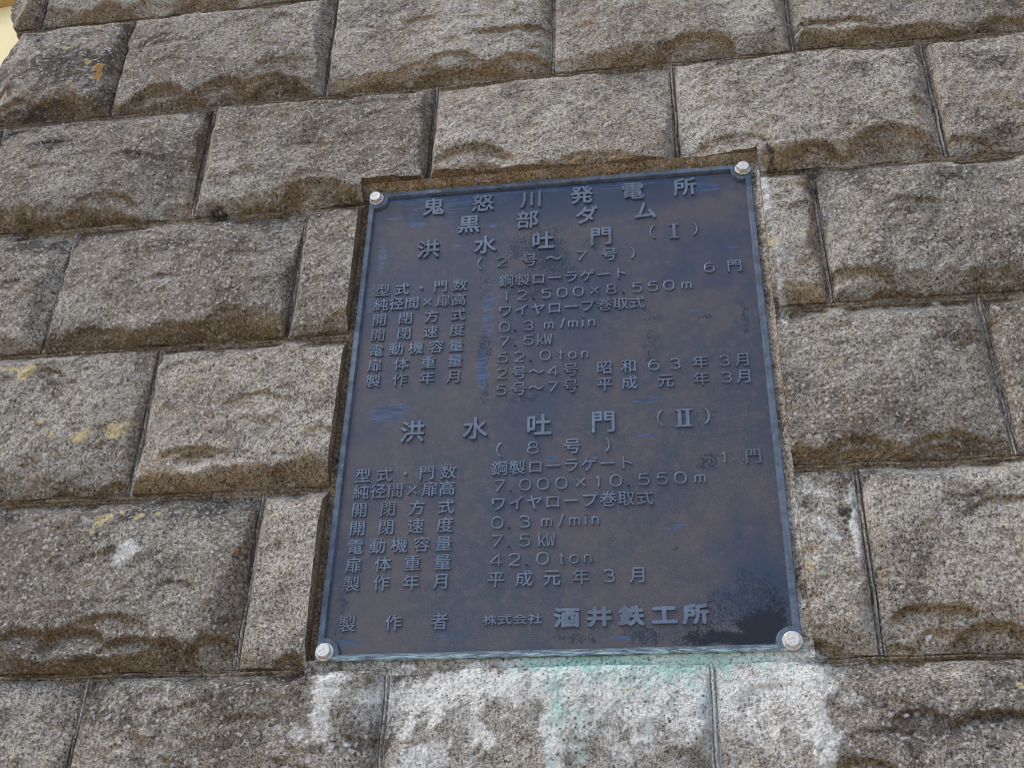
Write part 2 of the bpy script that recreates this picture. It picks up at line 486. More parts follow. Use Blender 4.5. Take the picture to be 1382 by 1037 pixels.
def grid_mesh(name, xs, zs, hfun, keep=None, skirt=0.03, cx=0.0, cz=0.0, lefts=None, skirt_tint=None):
    """height field over xs*zs, y=-h; faces dropped where keep(xc,zc) is False; open borders get a skirt back to y=skirt"""
    nx, nz = len(xs), len(zs)
    X, Z = np.meshgrid(xs, zs, indexing='ij')
    if lefts is not None:
        X, Z = lefts(X, Z)
    h, st, var = hfun(X, Z)
    V = np.stack([X - cx, -h, Z - cz], -1).reshape(-1, 3)
    A, B = pack(st, var)
    A = A.reshape(-1, 4); B = B.reshape(-1, 4)
    I = np.arange(nx * nz).reshape(nx, nz)
    K = np.ones((nx - 1, nz - 1), bool)
    if keep is not None:
        xc = (X[:-1, :-1] + X[1:, 1:]) / 2; zc = (Z[:-1, :-1] + Z[1:, 1:]) / 2
        K = keep(xc, zc)
    F = np.stack([I[:-1, :-1], I[1:, :-1], I[1:, 1:], I[:-1, 1:]], -1)[K]
    # borders: directed edges used once
    E = np.concatenate([F[:, [0, 1]], F[:, [1, 2]], F[:, [2, 3]], F[:, [3, 0]]])
    N = nx * nz
    key = E[:, 0] * N + E[:, 1]; rkey = E[:, 1] * N + E[:, 0]
    b = E[~np.isin(key, rkey)]
    n0 = len(V)
    front = V[b.ravel()]
    fA, fB = A[b.ravel()].copy(), B[b.ravel()].copy()
    if skirt_tint is not None:
        fA, fB = skirt_tint(front[:, 0] + cx, front[:, 2] + cz, fA, fB)
    back = front.copy(); back[:, 1] = skirt
    m = len(b)
    i0 = n0 + 2 * np.arange(m); i1 = i0 + 1
    j0 = n0 + 2 * m + 2 * np.arange(m); j1 = j0 + 1
    S = np.stack([i1, i0, j0, j1], -1)
    V = np.concatenate([V, front, back]); A = np.concatenate([A, fA, fA]); B = np.concatenate([B, fB, fB])
    F = np.concatenate([F, S])
    # drop unused grid vertices
    used = np.zeros(len(V), bool); used[F.ravel()] = True
    remap = np.cumsum(used) - 1
    return mesh_from(name, V[used], remap[F], {'stain_a': A[used], 'stain_vignette': B[used]})


# ------------------------------------------------------------ materials
def new_mat(name):
    m = bpy.data.materials.new(name); m.use_nodes = True
    nt = m.node_tree
    return m, nt, nt.nodes["Principled BSDF"]


class NT:
    def __init__(s, nt): s.nt = nt
    def n(s, t, **k):
        d = s.nt.nodes.new(t)
        for a, v in k.items(): setattr(d, a, v)
        return d
    def set(s, sock, v):
        if isinstance(v, (int, float)): sock.default_value = v
        elif isinstance(v, (tuple, list)):
            sock.default_value = tuple(v) + ((1,) if len(v) == 3 and len(sock.default_value) == 4 else ())
        else: s.nt.links.new(v, sock)
    def math(s, op, a, b=0.0, clamp=False):
        d = s.n('ShaderNodeMath', operation=op, use_clamp=clamp); s.set(d.inputs[0], a); s.set(d.inputs[1], b); return d.outputs[0]
    def noise(s, vec, scale, detail=4, rough=.55, dist=0.0):
        d = s.n('ShaderNodeTexNoise'); s.set(d.inputs['Vector'], vec); d.inputs['Scale'].default_value = scale
        d.inputs['Detail'].default_value = detail; d.inputs['Roughness'].default_value = rough
        d.inputs['Distortion'].default_value = dist; return d.outputs['Fac']
    def vor(s, vec, scale, out='Distance', rnd=1.0):
        d = s.n('ShaderNodeTexVoronoi'); s.set(d.inputs['Vector'], vec); d.inputs['Scale'].default_value = scale
        d.inputs['Randomness'].default_value = rnd; return d.outputs[out]
    def step(s, x, a, b):
        d = s.n('ShaderNodeMapRange', interpolation_type='SMOOTHSTEP'); s.set(d.inputs[0], x)
        d.inputs[1].default_value = a; d.inputs[2].default_value = b; return d.outputs[0]
    def mr(s, x, a, b, c, e):
        d = s.n('ShaderNodeMapRange'); s.set(d.inputs[0], x)
        for i, v in enumerate((a, b, c, e)): d.inputs[i + 1].default_value = v
        return d.outputs[0]
    def mix(s, f, a, b, mode='MIX'):
        d = s.n('ShaderNodeMix', data_type='RGBA', blend_type=mode); s.set(d.inputs[0], f); s.set(d.inputs[6], a); s.set(d.inputs[7], b); return d.outputs[2]
    def attr(s, name):
        d = s.n('ShaderNodeAttribute', attribute_name=name); q = s.n('ShaderNodeSeparateColor'); s.set(q.inputs[0], d.outputs['Color'])
        return q.outputs[0], q.outputs[1], q.outputs[2], d.outputs['Alpha']
    def grey(s, v):
        d = s.n('ShaderNodeCombineColor'); [s.set(d.inputs[i], v) for i in range(3)]; return d.outputs[0]
    def mapping(s, vec, loc=(0, 0, 0), rot=(0, 0, 0), sc=(1, 1, 1)):
        d = s.n('ShaderNodeMapping'); s.set(d.inputs[0], vec); d.inputs[1].default_value = loc; d.inputs[2].default_value = rot; d.inputs[3].default_value = sc; return d.outputs[0]
    def bump(s, h, strength, dist, normal=None):
        d = s.n('ShaderNodeBump'); s.set(d.inputs['Height'], h); d.inputs['Strength'].default_value = strength; d.inputs['Distance'].default_value = dist
        if normal is not None: s.set(d.inputs['Normal'], normal)
        return d.outputs[0]


def stone_material():
    m, nt, bs = new_mat("weathered_stone")
    N = NT(nt)
    tc = N.n('ShaderNodeTexCoord').outputs['Object']
    oi = N.n('ShaderNodeObjectInfo').outputs['Random']
    off = N.math('MULTIPLY', oi, 37.0)
    va = N.n('ShaderNodeVectorMath', operation='ADD'); N.set(va.inputs[0], tc); cc = N.n('ShaderNodeCombineXYZ')
    [N.set(cc.inputs[i], off) for i in range(3)]; N.set(va.inputs[1], cc.outputs[0])
    P = va.outputs[0]
    L, O, W, G = N.attr('stain_a')
    Br, D, K, Va = N.attr('stain_vignette')
    grain = N.noise(P, 260, 3, .7)
    grain2 = N.noise(P, 90, 4, .65)
    coarse = N.noise(P, 14, 5, .6)
    big = N.noise(P, 4, 3, .55)
    st = N.mapping(P, rot=(0, math.radians(32), 0), sc=(1, 1, 2.1))
    streak = N.noise(st, 26, 5, .62)
    # washed stone
    col = N.mix(N.step(big, .35, .68), (.44, .408, .355), (.29, .252, .205))
    col = N.mix(N.math('MULTIPLY', N.step(streak, .50, .66), .70), col, (.185, .138, .092))
    col = N.mix(N.math('MULTIPLY', N.step(coarse, .48, .70), .62), col, (.150, .128, .112))
    col = N.mix(N.math('MULTIPLY', N.step(N.noise(P, 30, 5, .7), .52, .70), .5), col, (.44, .425, .40))
    # brown film
    nb = N.math('ADD', N.math('MULTIPLY', N.math('SUBTRACT', streak, .5), 1.5), N.math('MULTIPLY', N.math('SUBTRACT', grain2, .5), .8))
    nb = N.math('ADD', nb, N.math('MULTIPLY', N.math('SUBTRACT', grain, .5), 1.1))
    fb = N.step(N.math('ADD', Br, nb), .18, .95)
    col = N.mix(N.math('MULTIPLY', fb, .88), col, N.mix(N.step(coarse, .3, .7), (.270, .190, .105), (.165, .118, .072)))
    # soot, darker edges, and vignetting painted towards the view corners
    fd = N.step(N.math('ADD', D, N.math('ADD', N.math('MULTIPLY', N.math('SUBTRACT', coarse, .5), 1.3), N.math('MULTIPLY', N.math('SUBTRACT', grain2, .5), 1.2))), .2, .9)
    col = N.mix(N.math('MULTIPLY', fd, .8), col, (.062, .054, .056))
    # per block value
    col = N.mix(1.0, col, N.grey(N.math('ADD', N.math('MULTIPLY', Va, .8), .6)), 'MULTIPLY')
    # grain contrast
    g = N.math('ADD', N.math('MULTIPLY', N.mr(N.math('ADD', N.math('MULTIPLY', grain, .45), N.math('MULTIPLY', N.noise(P, 430, 2, .8), .55)), .35, .65, 0.0, 1.0), 2.0), .06)
    col = N.mix(.95, col, N.grey(g), 'MULTIPLY')
    pit = N.step(N.noise(P, 195, 5, .75), .555, .635)
    col = N.mix(N.math('MULTIPLY', N.math('MULTIPLY', pit, N.mr(coarse,   .35, .6, .45, 1.0)), .75), col, (.045, .038, .033))
    # pale crystals
    cr = N.vor(P, 210, 'Color')
    crs = N.n('ShaderNodeSeparateColor'); N.set(crs.inputs[0], cr)
    col = N.mix(N.math('MULTIPLY', N.step(crs.outputs[0], .85, .95), N.math('SUBTRACT', .70, N.math('MULTIPLY', fb, .4))), col, (.60, .59, .575))
    # lime, verdigris
    wn_ = N.math('ADD', N.math('MULTIPLY', N.math('SUBTRACT', N.noise(P, 60, 6, .7), .5), 1.6), N.math('MULTIPLY', N.math('SUBTRACT', coarse, .5), 1.0))
    wn_ = N.math('ADD', wn_, N.math('MULTIPLY', N.math('SUBTRACT', grain, .5), 1.4))
    col = N.mix(N.math('MULTIPLY', N.step(W, .0, .7), .55), col, (.46, .45, .42))
    drip = N.noise(N.mapping(P, sc=(1, 1, .16)), 55, 4, .6)
    wn_ = N.math('ADD', wn_, N.math('MULTIPLY', N.math('SUBTRACT', drip, .5), 1.1))
    fw = N.step(N.math('ADD', W, N.math('MULTIPLY', wn_, .8)), -.05, .50)
    fw = N.math('MULTIPLY', fw, N.step(W, .02, .40))
    wcol = N.mix(N.step(grain, .35, .7), (.72, .71, .67), (.93, .92, .90))
    col = N.mix(N.math('MULTIPLY', fw, .93), col, wcol)
    fg = N.math('MULTIPLY', N.step(N.math('ADD', G, N.math('MULTIPLY', wn_, .6)), .15, .95), .85)
    fg = N.math('MULTIPLY', fg, N.step(G, .04, .3))
    col = N.mix(fg, col, N.mix(N.step(coarse, .35, .65), (.26, .60, .53), (.60, .76, .70)))
    # lichen
    ln = N.math('MULTIPLY', N.math('SUBTRACT', N.noise(P, 170, 4, .8), .5), 2.6)
    fl = N.step(N.math('ADD', L, ln), .38, .85)
    fl = N.math('MULTIPLY', fl, N.step(L, .05, .3))
    col = N.mix(N.math('MULTIPLY', fl, .9), col, N.mix(grain, (.50, .38, .17), (.80, .68, .42)))
    fo = N.math('MULTIPLY', N.step(N.math('ADD', O, ln), .35, .7), N.step(O, .05, .3))
    col = N.mix(N.math('MULTIPLY', fo, .85), col, (.50, .27, .09))
    fk = N.math('MULTIPLY', N.step(N.math('ADD', K, N.math('MULTIPLY', wn_, 1.2)), .40, 1.0), N.step(K, .05, .3))
    col = N.mix(N.math('MULTIPLY', fk, .85), col, (.035, .03, .028))
    # pores: sparse dark vesicles of mixed size
    def pores(scale, thr, r):
        d = N.vor(P, scale); c = N.n('ShaderNodeSeparateColor'); N.set(c.inputs[0], N.vor(P, scale, 'Color'))
        sel = N.step(c.outputs[1], thr, min(.999, thr + .02))
        return N.math('MULTIPLY', N.math('SUBTRACT', 1.0, N.step(d, r * .6, r)), sel)
    po = N.math('MAXIMUM', pores(95, .945, .24), N.math('MAXIMUM', pores(190, .86, .34), pores(40, .93, .11)))
    po = N.math('MULTIPLY', po, N.step(coarse, .38, .55))
    col = N.mix(N.math('MULTIPLY', po, .8), col, (.035, .03, .025))
    N.set(bs.inputs['Base Color'], col)
    bs.inputs['Roughness'].default_value = .92
    bs.inputs['Specular IOR Level'].default_value = .25
    hgt = N.math('ADD', N.math('MULTIPLY', grain, .9), N.math('ADD', N.math('MULTIPLY', grain2, 1.5), N.math('MULTIPLY', N.math('ADD', po, N.math('MULTIPLY', pit, .7)), -1.3)))
    hgt = N.math('ADD', hgt, N.math('MULTIPLY', streak, .5))
    hgt = N.math('ADD', hgt, N.math('MULTIPLY', fw, .25))
    N.set(bs.inputs['Normal'], N.bump(hgt, 1.0, .0052))
    return m


def plate_material(kind):
    m, nt, bs = new_mat("bronze_" + kind)
    N = NT(nt)
    P = N.n('ShaderNodeTexCoord').outputs['Object']
    fine = N.noise(P, 520, 2, .7); med = N.noise(P, 60, 5, .65); big = N.noise(P, 6, 4, .6)
    hs = N.mapping(P, sc=(1, 1, 9)); hn = N.noise(hs, 30, 4, .6)
    if kind == 'field':
        S, Pp, Z, H = N.attr('patina')
        col = N.mix(N.step(N.noise(P, 4.5, 5, .62), .38, .60), (.062, .046, .046), (.030, .032, .046))
        col = N.mix(N.math('MULTIPLY', N.step(med, .45, .7), .5), col, (.095, .066, .055))
        col = N.mix(N.math('MULTIPLY', N.step(fine, .52, .72), .6), col, (.17, .185, .225))
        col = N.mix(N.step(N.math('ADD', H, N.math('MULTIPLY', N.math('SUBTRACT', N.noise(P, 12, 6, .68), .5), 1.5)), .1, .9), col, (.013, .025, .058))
        sp = N.noise(P, 230, 3, .7)
        sp = N.math('ADD', N.math('MULTIPLY', sp, .6), N.math('MULTIPLY', N.noise(P, 70, 5, .75), .4))
        fs = N.step(N.math('ADD', S, N.math('MULTIPLY', N.math('SUBTRACT', sp, .5), 5.0)), .44, .72)
        fs = N.math('MULTIPLY', fs, N.step(S, .05, .4))
        rare = N.math('MULTIPLY', N.step(sp, .60, .66), N.step(N.noise(P, 18, 3, .6), .5, .66))
        fs = N.math('MAXIMUM', fs, N.math('MULTIPLY', rare, .8))
        fp = N.step(N.math('ADD', Pp, N.math('MULTIPLY', N.math('SUBTRACT', N.noise(hs, 42, 5, .8), .5), 3.2)), .40, .90)
        fp = N.math('MULTIPLY', fp, N.step(Pp, .05, .4))
        fz = N.step(N.math('ADD', Z, N.math('MULTIPLY', N.math('SUBTRACT', N.noise(P, 200, 5, .85), .5), 2.6)), .40, .75)
        fz = N.math('MULTIPLY', fz, N.step(Z, .05, .4))
        col = N.mix(fs, col, (.007, .010, .020))
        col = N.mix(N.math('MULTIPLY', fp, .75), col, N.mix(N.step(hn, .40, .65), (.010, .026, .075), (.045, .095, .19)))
        col = N.mix(fz, col, (.006, .006, .009))
        rough = N.math('SUBTRACT', .62, N.math('MULTIPLY', N.math('MAXIMUM', fs, N.math('MAXIMUM', fp, fz)), .26))
        N.set(bs.inputs['Roughness'], rough)
        N.set(bs.inputs['Coat Weight'], N.math('SUBTRACT', .6, N.math('MULTIPLY', fz, .42))); bs.inputs['Coat Roughness'].default_value = .12; bs.inputs['Coat IOR'].default_value = 1.6
        hgt = N.math('ADD', N.math('MULTIPLY', fine, .5), N.math('MULTIPLY', N.math('MAXIMUM', fs, fp), -.35))
        N.set(bs.inputs['Normal'], N.bump(N.math('ADD', hgt, med), .35, .0009))
    elif kind == 'letter':
        col = N.mix(N.step(med, .35, .7), (.150, .195, .270), (.100, .132, .190))
        col = N.mix(N.math('MULTIPLY', N.step(fine, .5, .7), .5), col, (.19, .22, .27))
        col = N.mix(N.math('MULTIPLY', N.step(N.noise(N.n('ShaderNodeNewGeometry').outputs['Position'], 9, 4, .6), .42, .66), .6), col, (.085, .090, .115))
        bs.inputs['Roughness'].default_value = .38
        N.set(bs.inputs['Normal'], N.bump(N.math('ADD', fine, med), .3, .0008))
    else:
        rimn = N.noise(P, 45, 5, .7)
        col = N.mix(N.step(rimn, .35, .7), (.120, .160, .220), (.060, .072, .100))
        # pale verdigris bloom along the lower edge
        z = N.n('ShaderNodeSeparateXYZ'); N.set(z.inputs[0], P)
        low = N.math('SUBTRACT', 1.0, N.step(z.outputs[2], -.482, -.470))
        col = N.mix(N.math('MULTIPLY', low, N.step(N.noise(hs, 40, 5, .7), .44, .6)), col, (.36, .50, .50))
        col = N.mix(N.math('MULTIPLY', N.step(N.noise(P, 160, 4, .7), .62, .7), .6), col, (.40, .42, .42))
        bs.inputs['Roughness'].default_value = .42
        N.set(bs.inputs['Normal'], N.bump(N.math('ADD', fine, rimn), .4, .001))
    N.set(bs.inputs['Base Color'], col)
    bs.inputs['Metallic'].default_value = .1; bs.inputs['Specular IOR Level'].default_value = .35
    return m


def steel_material():
    m, nt, bs = new_mat("stainless_steel"); N = NT(nt)
    P = N.n('ShaderNodeTexCoord').outputs['Object']
    a = N.noise(P, 300, 4, .7)
    col = N.mix(N.step(a, .45, .7), (.70, .68, .65), (.46, .42, .36))
    N.set(bs.inputs['Base Color'], col); bs.inputs['Metallic'].default_value = .65
    N.set(bs.inputs['Roughness'], N.mr(a, .3, .7, .42, .7))
    N.set(bs.inputs['Normal'], N.bump(a, .2, .0005))
    return m


def plain(name, c1, c2, scale, rough=.9, bumpd=.01):
    m, nt, bs = new_mat(name); N = NT(nt)
    P = N.n('ShaderNodeTexCoord').outputs['Object']
    a = N.noise(P, scale, 6, .65)
    N.set(bs.inputs['Base Color'], N.mix(N.step(a, .35, .65), c1, c2)); bs.inputs['Roughness'].default_value = rough
    N.set(bs.inputs['Normal'], N.bump(a, .4, bumpd))
    return m


M_STONE = stone_material()
M_FIELD = plate_material('field'); M_LETTER = plate_material('letter'); M_RIM = plate_material('rim')
M_STEEL = steel_material()
M_GROUND = plain("pale_concrete_paving", (.50, .42, .31), (.40, .34, .26), 3.0)
M_CREAM = plain("cream_render", (.90, .79, .48), (.84, .70, .38), 1.2)
M_OCHRE = plain("ochre_render", (.50, .34, .15), (.42, .28, .12), 1.5)

# ------------------------------------------------------------ ground and far building
def box_mesh(name, x0, x1, y0, y1, z0, z1):
    V = [(x, y, z) for x in (x0, x1) for y in (y0, y1) for z in (z0, z1)]
    F = [(0, 1, 3, 2), (4, 6, 7, 5), (0, 4, 5, 1), (2, 3, 7, 6), (0, 2, 6, 4), (1, 5, 7, 3)]
    return mesh_from(name, V, F, smooth=False)


gx = np.linspace(-300, 300, 41)
g = mesh_from('ground', [(x, y, 0) for x in gx for y in gx],
              [(i * 41 + j, (i + 1) * 41 + j, (i + 1) * 41 + j + 1, i * 41 + j + 1) for i in range(40) for j in range(40)], smooth=False)
tag(link('ground', g, M_GROUND), kind='structure')

bx, by = -8.15, 7.1
bld = tag(link('tall_building', None, loc=(bx, by, 0)), "tall sunlit cream building rising behind the stone wall's left end", "building")
bld.rotation_euler = (0, 0, math.radians(-6))
link('wall', box_mesh('wall', -6, 3.2, 0, 7, 0, 13.27), M_CREAM, bld)
link('cornice', box_mesh('cornice', -6.12, 3.32, -.12, 7.12, 13.272, 14.3), M_OCHRE, bld)
link('roof', box_mesh('roof', -5.9, 3.1, .1, 6.9, 14.302, 14.5), M_GROUND, bld)

# ------------------------------------------------------------ the stone wall
wall = tag(link('stone_wall', None, loc=(0, 0, 0)),
           "weathered grey brown wall of rough faced stone blocks holding the bronze plaque", "stone wall")
WL, WR = -1.535, 2.53
HZ = [2.809, 2.488, 2.167, 1.8459, 1.5228, 1.2058, .8858, .5631, .2425, -.078, -.399, -.72, -1.041, -1.362, -1.6]
OFF = {0: .029, 1: .279}
G = .0058                                    # half joint width


def chips_for(X, Z, x0, x1, z0, z1):
    for (cx, cz, hw, h, am) in CHIPS:
        if x0 - .01 < cx < x1 + .01 and z0 - .02 < cz < z1 + .04:
            yield cx, cz - h, hw, h, am


def make_stone(x0, x1, z0, z1, seed, vis, left_end=False, name='stone'):
    rnd = random.Random(seed)
    step = .0031 if vis else .014
    nx = max(4, int((x1 - x0) / step)); nz = max(4, int((z1 - z0) / step))
    xs = np.linspace(x0 + G, x1 - G, nx + 1); zs = np.linspace(z0 + G, z1 - G, nz + 1)
    inrec = x1 > RX0 + .001 and x0 < RX1 - .001 and z1 > RZ0 + .02 and z0 < RZ1 - .001
    keep = None
    if inrec:
        for v in (RX0, RX1):
            if x0 < v < x1: xs[np.argmin(abs(xs - v))] = v
        if z0 < RZ1 < z1: zs[np.argmin(abs(zs - RZ1))] = RZ1
        keep = lambda xc, zc: ~((xc > RX0) & (xc < RX1) & (zc < RZ1) & (zc > RZ0))
    Dp = rnd.uniform(.034, .042) if vis else .038
    if z1 > RZ1 > z0 and x1 > RX0 and x0 < RX1: Dp = .043
    if z1 < .6 and vis: Dp = .034
    wl, wr = rnd.uniform(.016, .032), rnd.uniform(.020, .042)
    wb, wt = rnd.uniform(.032, .052), rnd.uniform(.034, .05)
    tx, tz = rnd.uniform(-.03, .03), rnd.uniform(-.03, .03)
    cx, cz = (x0 + x1) / 2, (z0 + z1) / 2
    bstr = rnd.choice((.25, .45, .6, .75, .8)); rstr = rnd.choice((.1, .25, .55)); dtop = rnd.choice((0, .25, .45, .7)); hue0 = rnd.uniform(-.15, .34); var0 = rnd.uniform(.28, .74) - (.12 if (x0 < -1.2 or x1 > .75) else 0)  # outer blocks get a darker value to imitate vignetting
    facets = []; fs_ = rnd.uniform(.10, .24)
    for k in range(rnd.randint(3, 6)):
        th = rnd.uniform(0, 2 * math.pi)
        facets.append(((x1 - x0) * .34 * math.cos(th) * rnd.uniform(.5, 1.05), (z1 - z0) * .36 * math.sin(th) * rnd.uniform(.5, 1.05), -math.cos(th + rnd.uniform(-.5, .5)), -math.sin(th + rnd.uniform(-.5, .5))))
    rnd_ang = rnd.uniform(.25, .95); ramp_ = rnd.uniform(.0025, .0062)
    extra = []
    if vis:
        for k in range(rnd.randint(0, 2)):
            extra.append((rnd.uniform(x0, x1), z0 + rnd.uniform(.0, .06), rnd.uniform(.04, .10), rnd.uniform(.03, .05), rnd.uniform(.004, .009)))
        for k in range(rnd.randint(1, 5)):
            extra.append((rnd.uniform(x0 + .05, x1 - .02), rnd.uniform(z0 + .1, z1 - .06), rnd.uniform(.03, .07), rnd.uniform(.012, .03), rnd.uniform(.002, .005)))

    def lefts(X, Z):
        if not left_end: return X, Z
        t = (X - (x0 + G)) / (x1 - x0)
        v = (Z - z0) / (z1 - z0)
        bulge = .045 * np.sin(np.clip(v, 0, 1) * math.pi) ** .6 * (.7 + .6 * fbm(v * 4 + seed, v * 0, seed, 3)) + .012 * fbm(v * 18, v * 0, seed + 3, 3)
        return X - bulge * (1 - t) ** 3, Z

    def hf(X, Z):
        j = .0035
        dl = X - x0 + j * (fbm(Z * 25, Z * 0, seed, 3) - .5) * 2
        dr = x1 - X + j * (fbm(Z * 25, Z * 0 + 9, seed, 3) - .5) * 2
        db = Z - z0 + j * (fbm(X * 25, X * 0, seed + 1, 3) - .5) * 2
        dt = z1 - Z + j * (fbm(X * 25, X * 0 + 9, seed + 1, 3) - .5) * 2
        face = Dp + tx * (X - cx) + tz * (Z - cz) + .014 * (fbm(X * 6, Z * 6, seed + 2, 2) - .5)
        vl = .3 + 1.4 * fbm(Z * 14, Z * 0 + 3, seed + 4, 3); vr = .3 + 1.4 * fbm(Z * 14, Z * 0 + 5, seed + 5, 3)
        vb = .25 + 1.5 * fbm(X * 9, X * 0 + 3, seed + 6, 4); vt = .7 + .6 * fbm(X * 11, X * 0 + 5, seed + 7, 2)
        h = face
        for (fx_, fz_, fa, fb_) in facets:
            d_ = (X - cx - fx_) * fa + (Z - cz - fz_) * fb_
            h = smin(h, Dp + .006 + d_ * fs_ + .004 * (fbm(X * 25, Z * 25, seed + 20, 2) - .5), .003)
        sl = .003 + face * dl / (wl * vl); sr = .003 + face * dr / (wr * vr)
        sb = .003 + face * (np.clip(db, 0, 1) / (wb * vb)) ** .85; st_ = .002 + face * dt / (wt * vt)
        if left_end: sl = face * .35 + dl * .8 + .004
        cutx = inrec and (x0 > RX0 - .2 and x0 < RX0)      # keeps full height up to the cut edge by itself
        if abs(z1 - RZ0) < .01:
            st_ = st_ + .015 * sst(RX0 - .03, RX0 + .01, X) * (1 - sst(RX1 - .01, RX1 + .03, X))
        for s in (sl, sr, st_): h = smin(h, s, .004)
        h = smin(h, sb, .003)
        brown = bstr * (.35 + 1.15 * sst(.3, .62, fbm(X * 7, Z * 7, seed + 21, 3))) * (1 - sst(.55, 1.35, db / (wb * vb) + .5 * (fbm(X * 30, Z * 30, seed + 8, 3) - .5)))
        brown = np.maximum(brown, rstr * (1 - sst(.6, 1.3, dr / (wr * vr) + .6 * (fbm(X * 30, Z * 30, seed + 9, 3) - .5))))
        wx = X + .018 * (fbm(X * 20, Z * 20, seed + 10, 3) - .5); wz = Z + .018 * (fbm(X * 20, Z * 20, seed + 11, 3) - .5)
        for (qx, qz, hw, hh, am) in list(chips_for(X, Z, x0, x1, z0, z1)) + extra:
            u = (wx - qx) / hw; v = (wz - qz) / hh
            t = 1 - u * u - v * v
            c = np.clip(t / .30, 0, 1) * np.clip((v + .9) / 1.5, 0, 1)
            h = h - am * c
            bm = np.clip(t / .1, 0, 1) * np.clip((v + .2) / .7, 0, 1) * (1 - .8 * sst(.3, .95, t))
            brown = np.maximum(brown, bm * min(1., am / .007))
        cr, sr_ = math.cos(rnd_ang), math.sin(rnd_ang)
        U = X * cr + Z * sr_; Vv = -X * sr_ + Z * cr
        edge = np.clip(np.minimum(np.minimum(dl if not left_end else dl + .05, dr), np.minimum(db, dt)) / .014, 0.12, 1)
        rel = ramp_ * (ridge(U * 9, Vv * 24, seed + 12, 4) - .6) + .0030 * (ridge(U * 40, Vv * 60, seed + 14, 3) - .6) + .0050 * (fbm(X * 45, Z * 45, seed + 25, 4) - .5) + .0018 * (fbm(X * 120, Z * 120, seed + 15, 2) - .5)
        h = h + rel * edge
        st = stain_vignette_fields(X, Z)
        ktop = st['K']
        h = h - .006 * ktop * (.4 + fbm(X * 60, Z * 60, 77, 3)) + .0012 * st['W']
        h = np.maximum(h, .0015)
        st['B'] = np.clip(np.maximum(st['B'], brown) + hue0 * fbm(X * 6, Z * 6, seed + 22, 2) , 0, 1)
        top = dtop * (1 - sst(.02, .07, dt + .05 * (fbm(X * 14, Z * 14, seed + 16, 3) - .5)))
        st['D'] = np.clip(np.maximum(st['D'], top) + .12 * (1 - sst(.0, .009, np.minimum(dl, dr))), 0, 1)
        st['B'] = st['B'] * (1 - .85 * np.clip(st['W'], 0, 1))
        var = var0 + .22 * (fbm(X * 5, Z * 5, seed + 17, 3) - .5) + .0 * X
        return h, st, var

    def tint(x, z, A, B):
        m = (x > RX0 - .002) & (x < RX1 + .002) & (z > RZ0 + .01) & (z < RZ1 + .002)
        B = B.copy(); A = A.copy()
        B[m, 0] = 1.0
        lft = m & (x < RX0 + .003)
        B[lft, 1] = .30
        A[m] *= .3
        return A, B

    me = grid_mesh(name, xs, zs, hf, keep, .45 if left_end else .02, cx, cz, lefts, tint)
    return link(name, me, M_STONE, wall, (cx, 0, cz + ZO))


def joint(x0, x1, z0, z1, horizontal, seed, name='mortar_joint'):
    """tooled mortar joint: two grooves either side of a fine raised bead"""
    prof = [(-.0098, -.004), (-.0078, .0034), (-.0048, .0052), (-.0034, .0012), (-.0012, .0056), (.0012, .0060), (.0034, .0012), (.0048, .0052), (.0078, .0034), (.0098, -.004)]
    L = (x1 - x0) if horizontal else (z1 - z0)
    n = max(2, int(L / .005))
    t = np.linspace(0, L, n + 1)
    wob = .0034 * (fbm(t * 14, t * 0, seed, 3) - .5) * 2
    V = []
    for k, (a, b) in enumerate(prof):
        hh = b * (.75 + .8 * sst(.3, .6, fbm(t * 16, t * 0 + k * .35, seed + 7, 3))) + .0034 * (fbm(t * 90, t * 0 + k * .8, seed + 1, 3) - .5)
        if horizontal: V.append(np.stack([x0 + t, -hh, z0 + a + wob], -1))
        else: V.append(np.stack([x0 + a + wob, -hh, z0 + t], -1))
    V = np.stack(V, 1)                                  # n+1, 10, 3
    I = np.arange(V.shape[0] * V.shape[1]).reshape(V.shape[:2])
    F = np.stack([I[:-1, :-1], I[1:, :-1], I[1:, 1:], I[:-1, 1:]], -1).reshape(-1, 4)
    if not horizontal: F = F[:, ::-1]
    P = V.reshape(-1, 3)
    st = stain_vignette_fields(P[:, 0], P[:, 2])
    base = fbm(P[:, 0] * 12, P[:, 2] * 12, seed + 2, 3)
    if horizontal:
        st['B'] = np.clip(.75 + .0 * base, 0, 1) * (1 - .9 * st['W'])
        mid = np.tile(np.array([0, 0, 0, 0, .55, .6, .2, 0, 0, 0]), V.shape[0])
        st['L'] = np.maximum(st['L'], mid * sst(.42, .62, base) * .8)
    else:
        mid = np.tile(np.array([0, 0, .0, 0, .26, .32, 0, 0, 0, 0]), V.shape[0])
        dk = np.tile(np.array([1, .9, .3, 1, .1, .1, 1, .3, .9, 1.]), V.shape[0])
        st['B'] = np.maximum(st['B'], .35 * sst(.4, .6, base)); st['D'] = np.clip(dk * .72, 0, 1) * (1 - .9 * st['W'])
        st['W'] = np.maximum(st['W'], mid * sst(.3, .6, base))
        if RX0 < x0 < RX1 and abs(z1 - RZ0) < .02:      # choked with lime washed down from the plaque
            lime = sst(.30, .50, P[:, 2]) * (1.0 if x0 > -.2 else .25)
            st['W'] = np.maximum(st['W'], lime * .8); st['G'] = np.maximum(st['G'], lime * .35); st['D'] *= 1 - .95 * lime; P[:, 1] -= .007 * lime
    A, B = pack(st, np.full(len(P), .5))
    cx, cz = (x0 + x1) / 2, (z0 + z1) / 2
    P = P - np.array([cx, 0, cz])
    me = mesh_from(name, P, F, {'stain_a': A, 'stain_vignette': B})
    return link(name, me, M_STONE, wall, (cx, 0, cz + ZO))


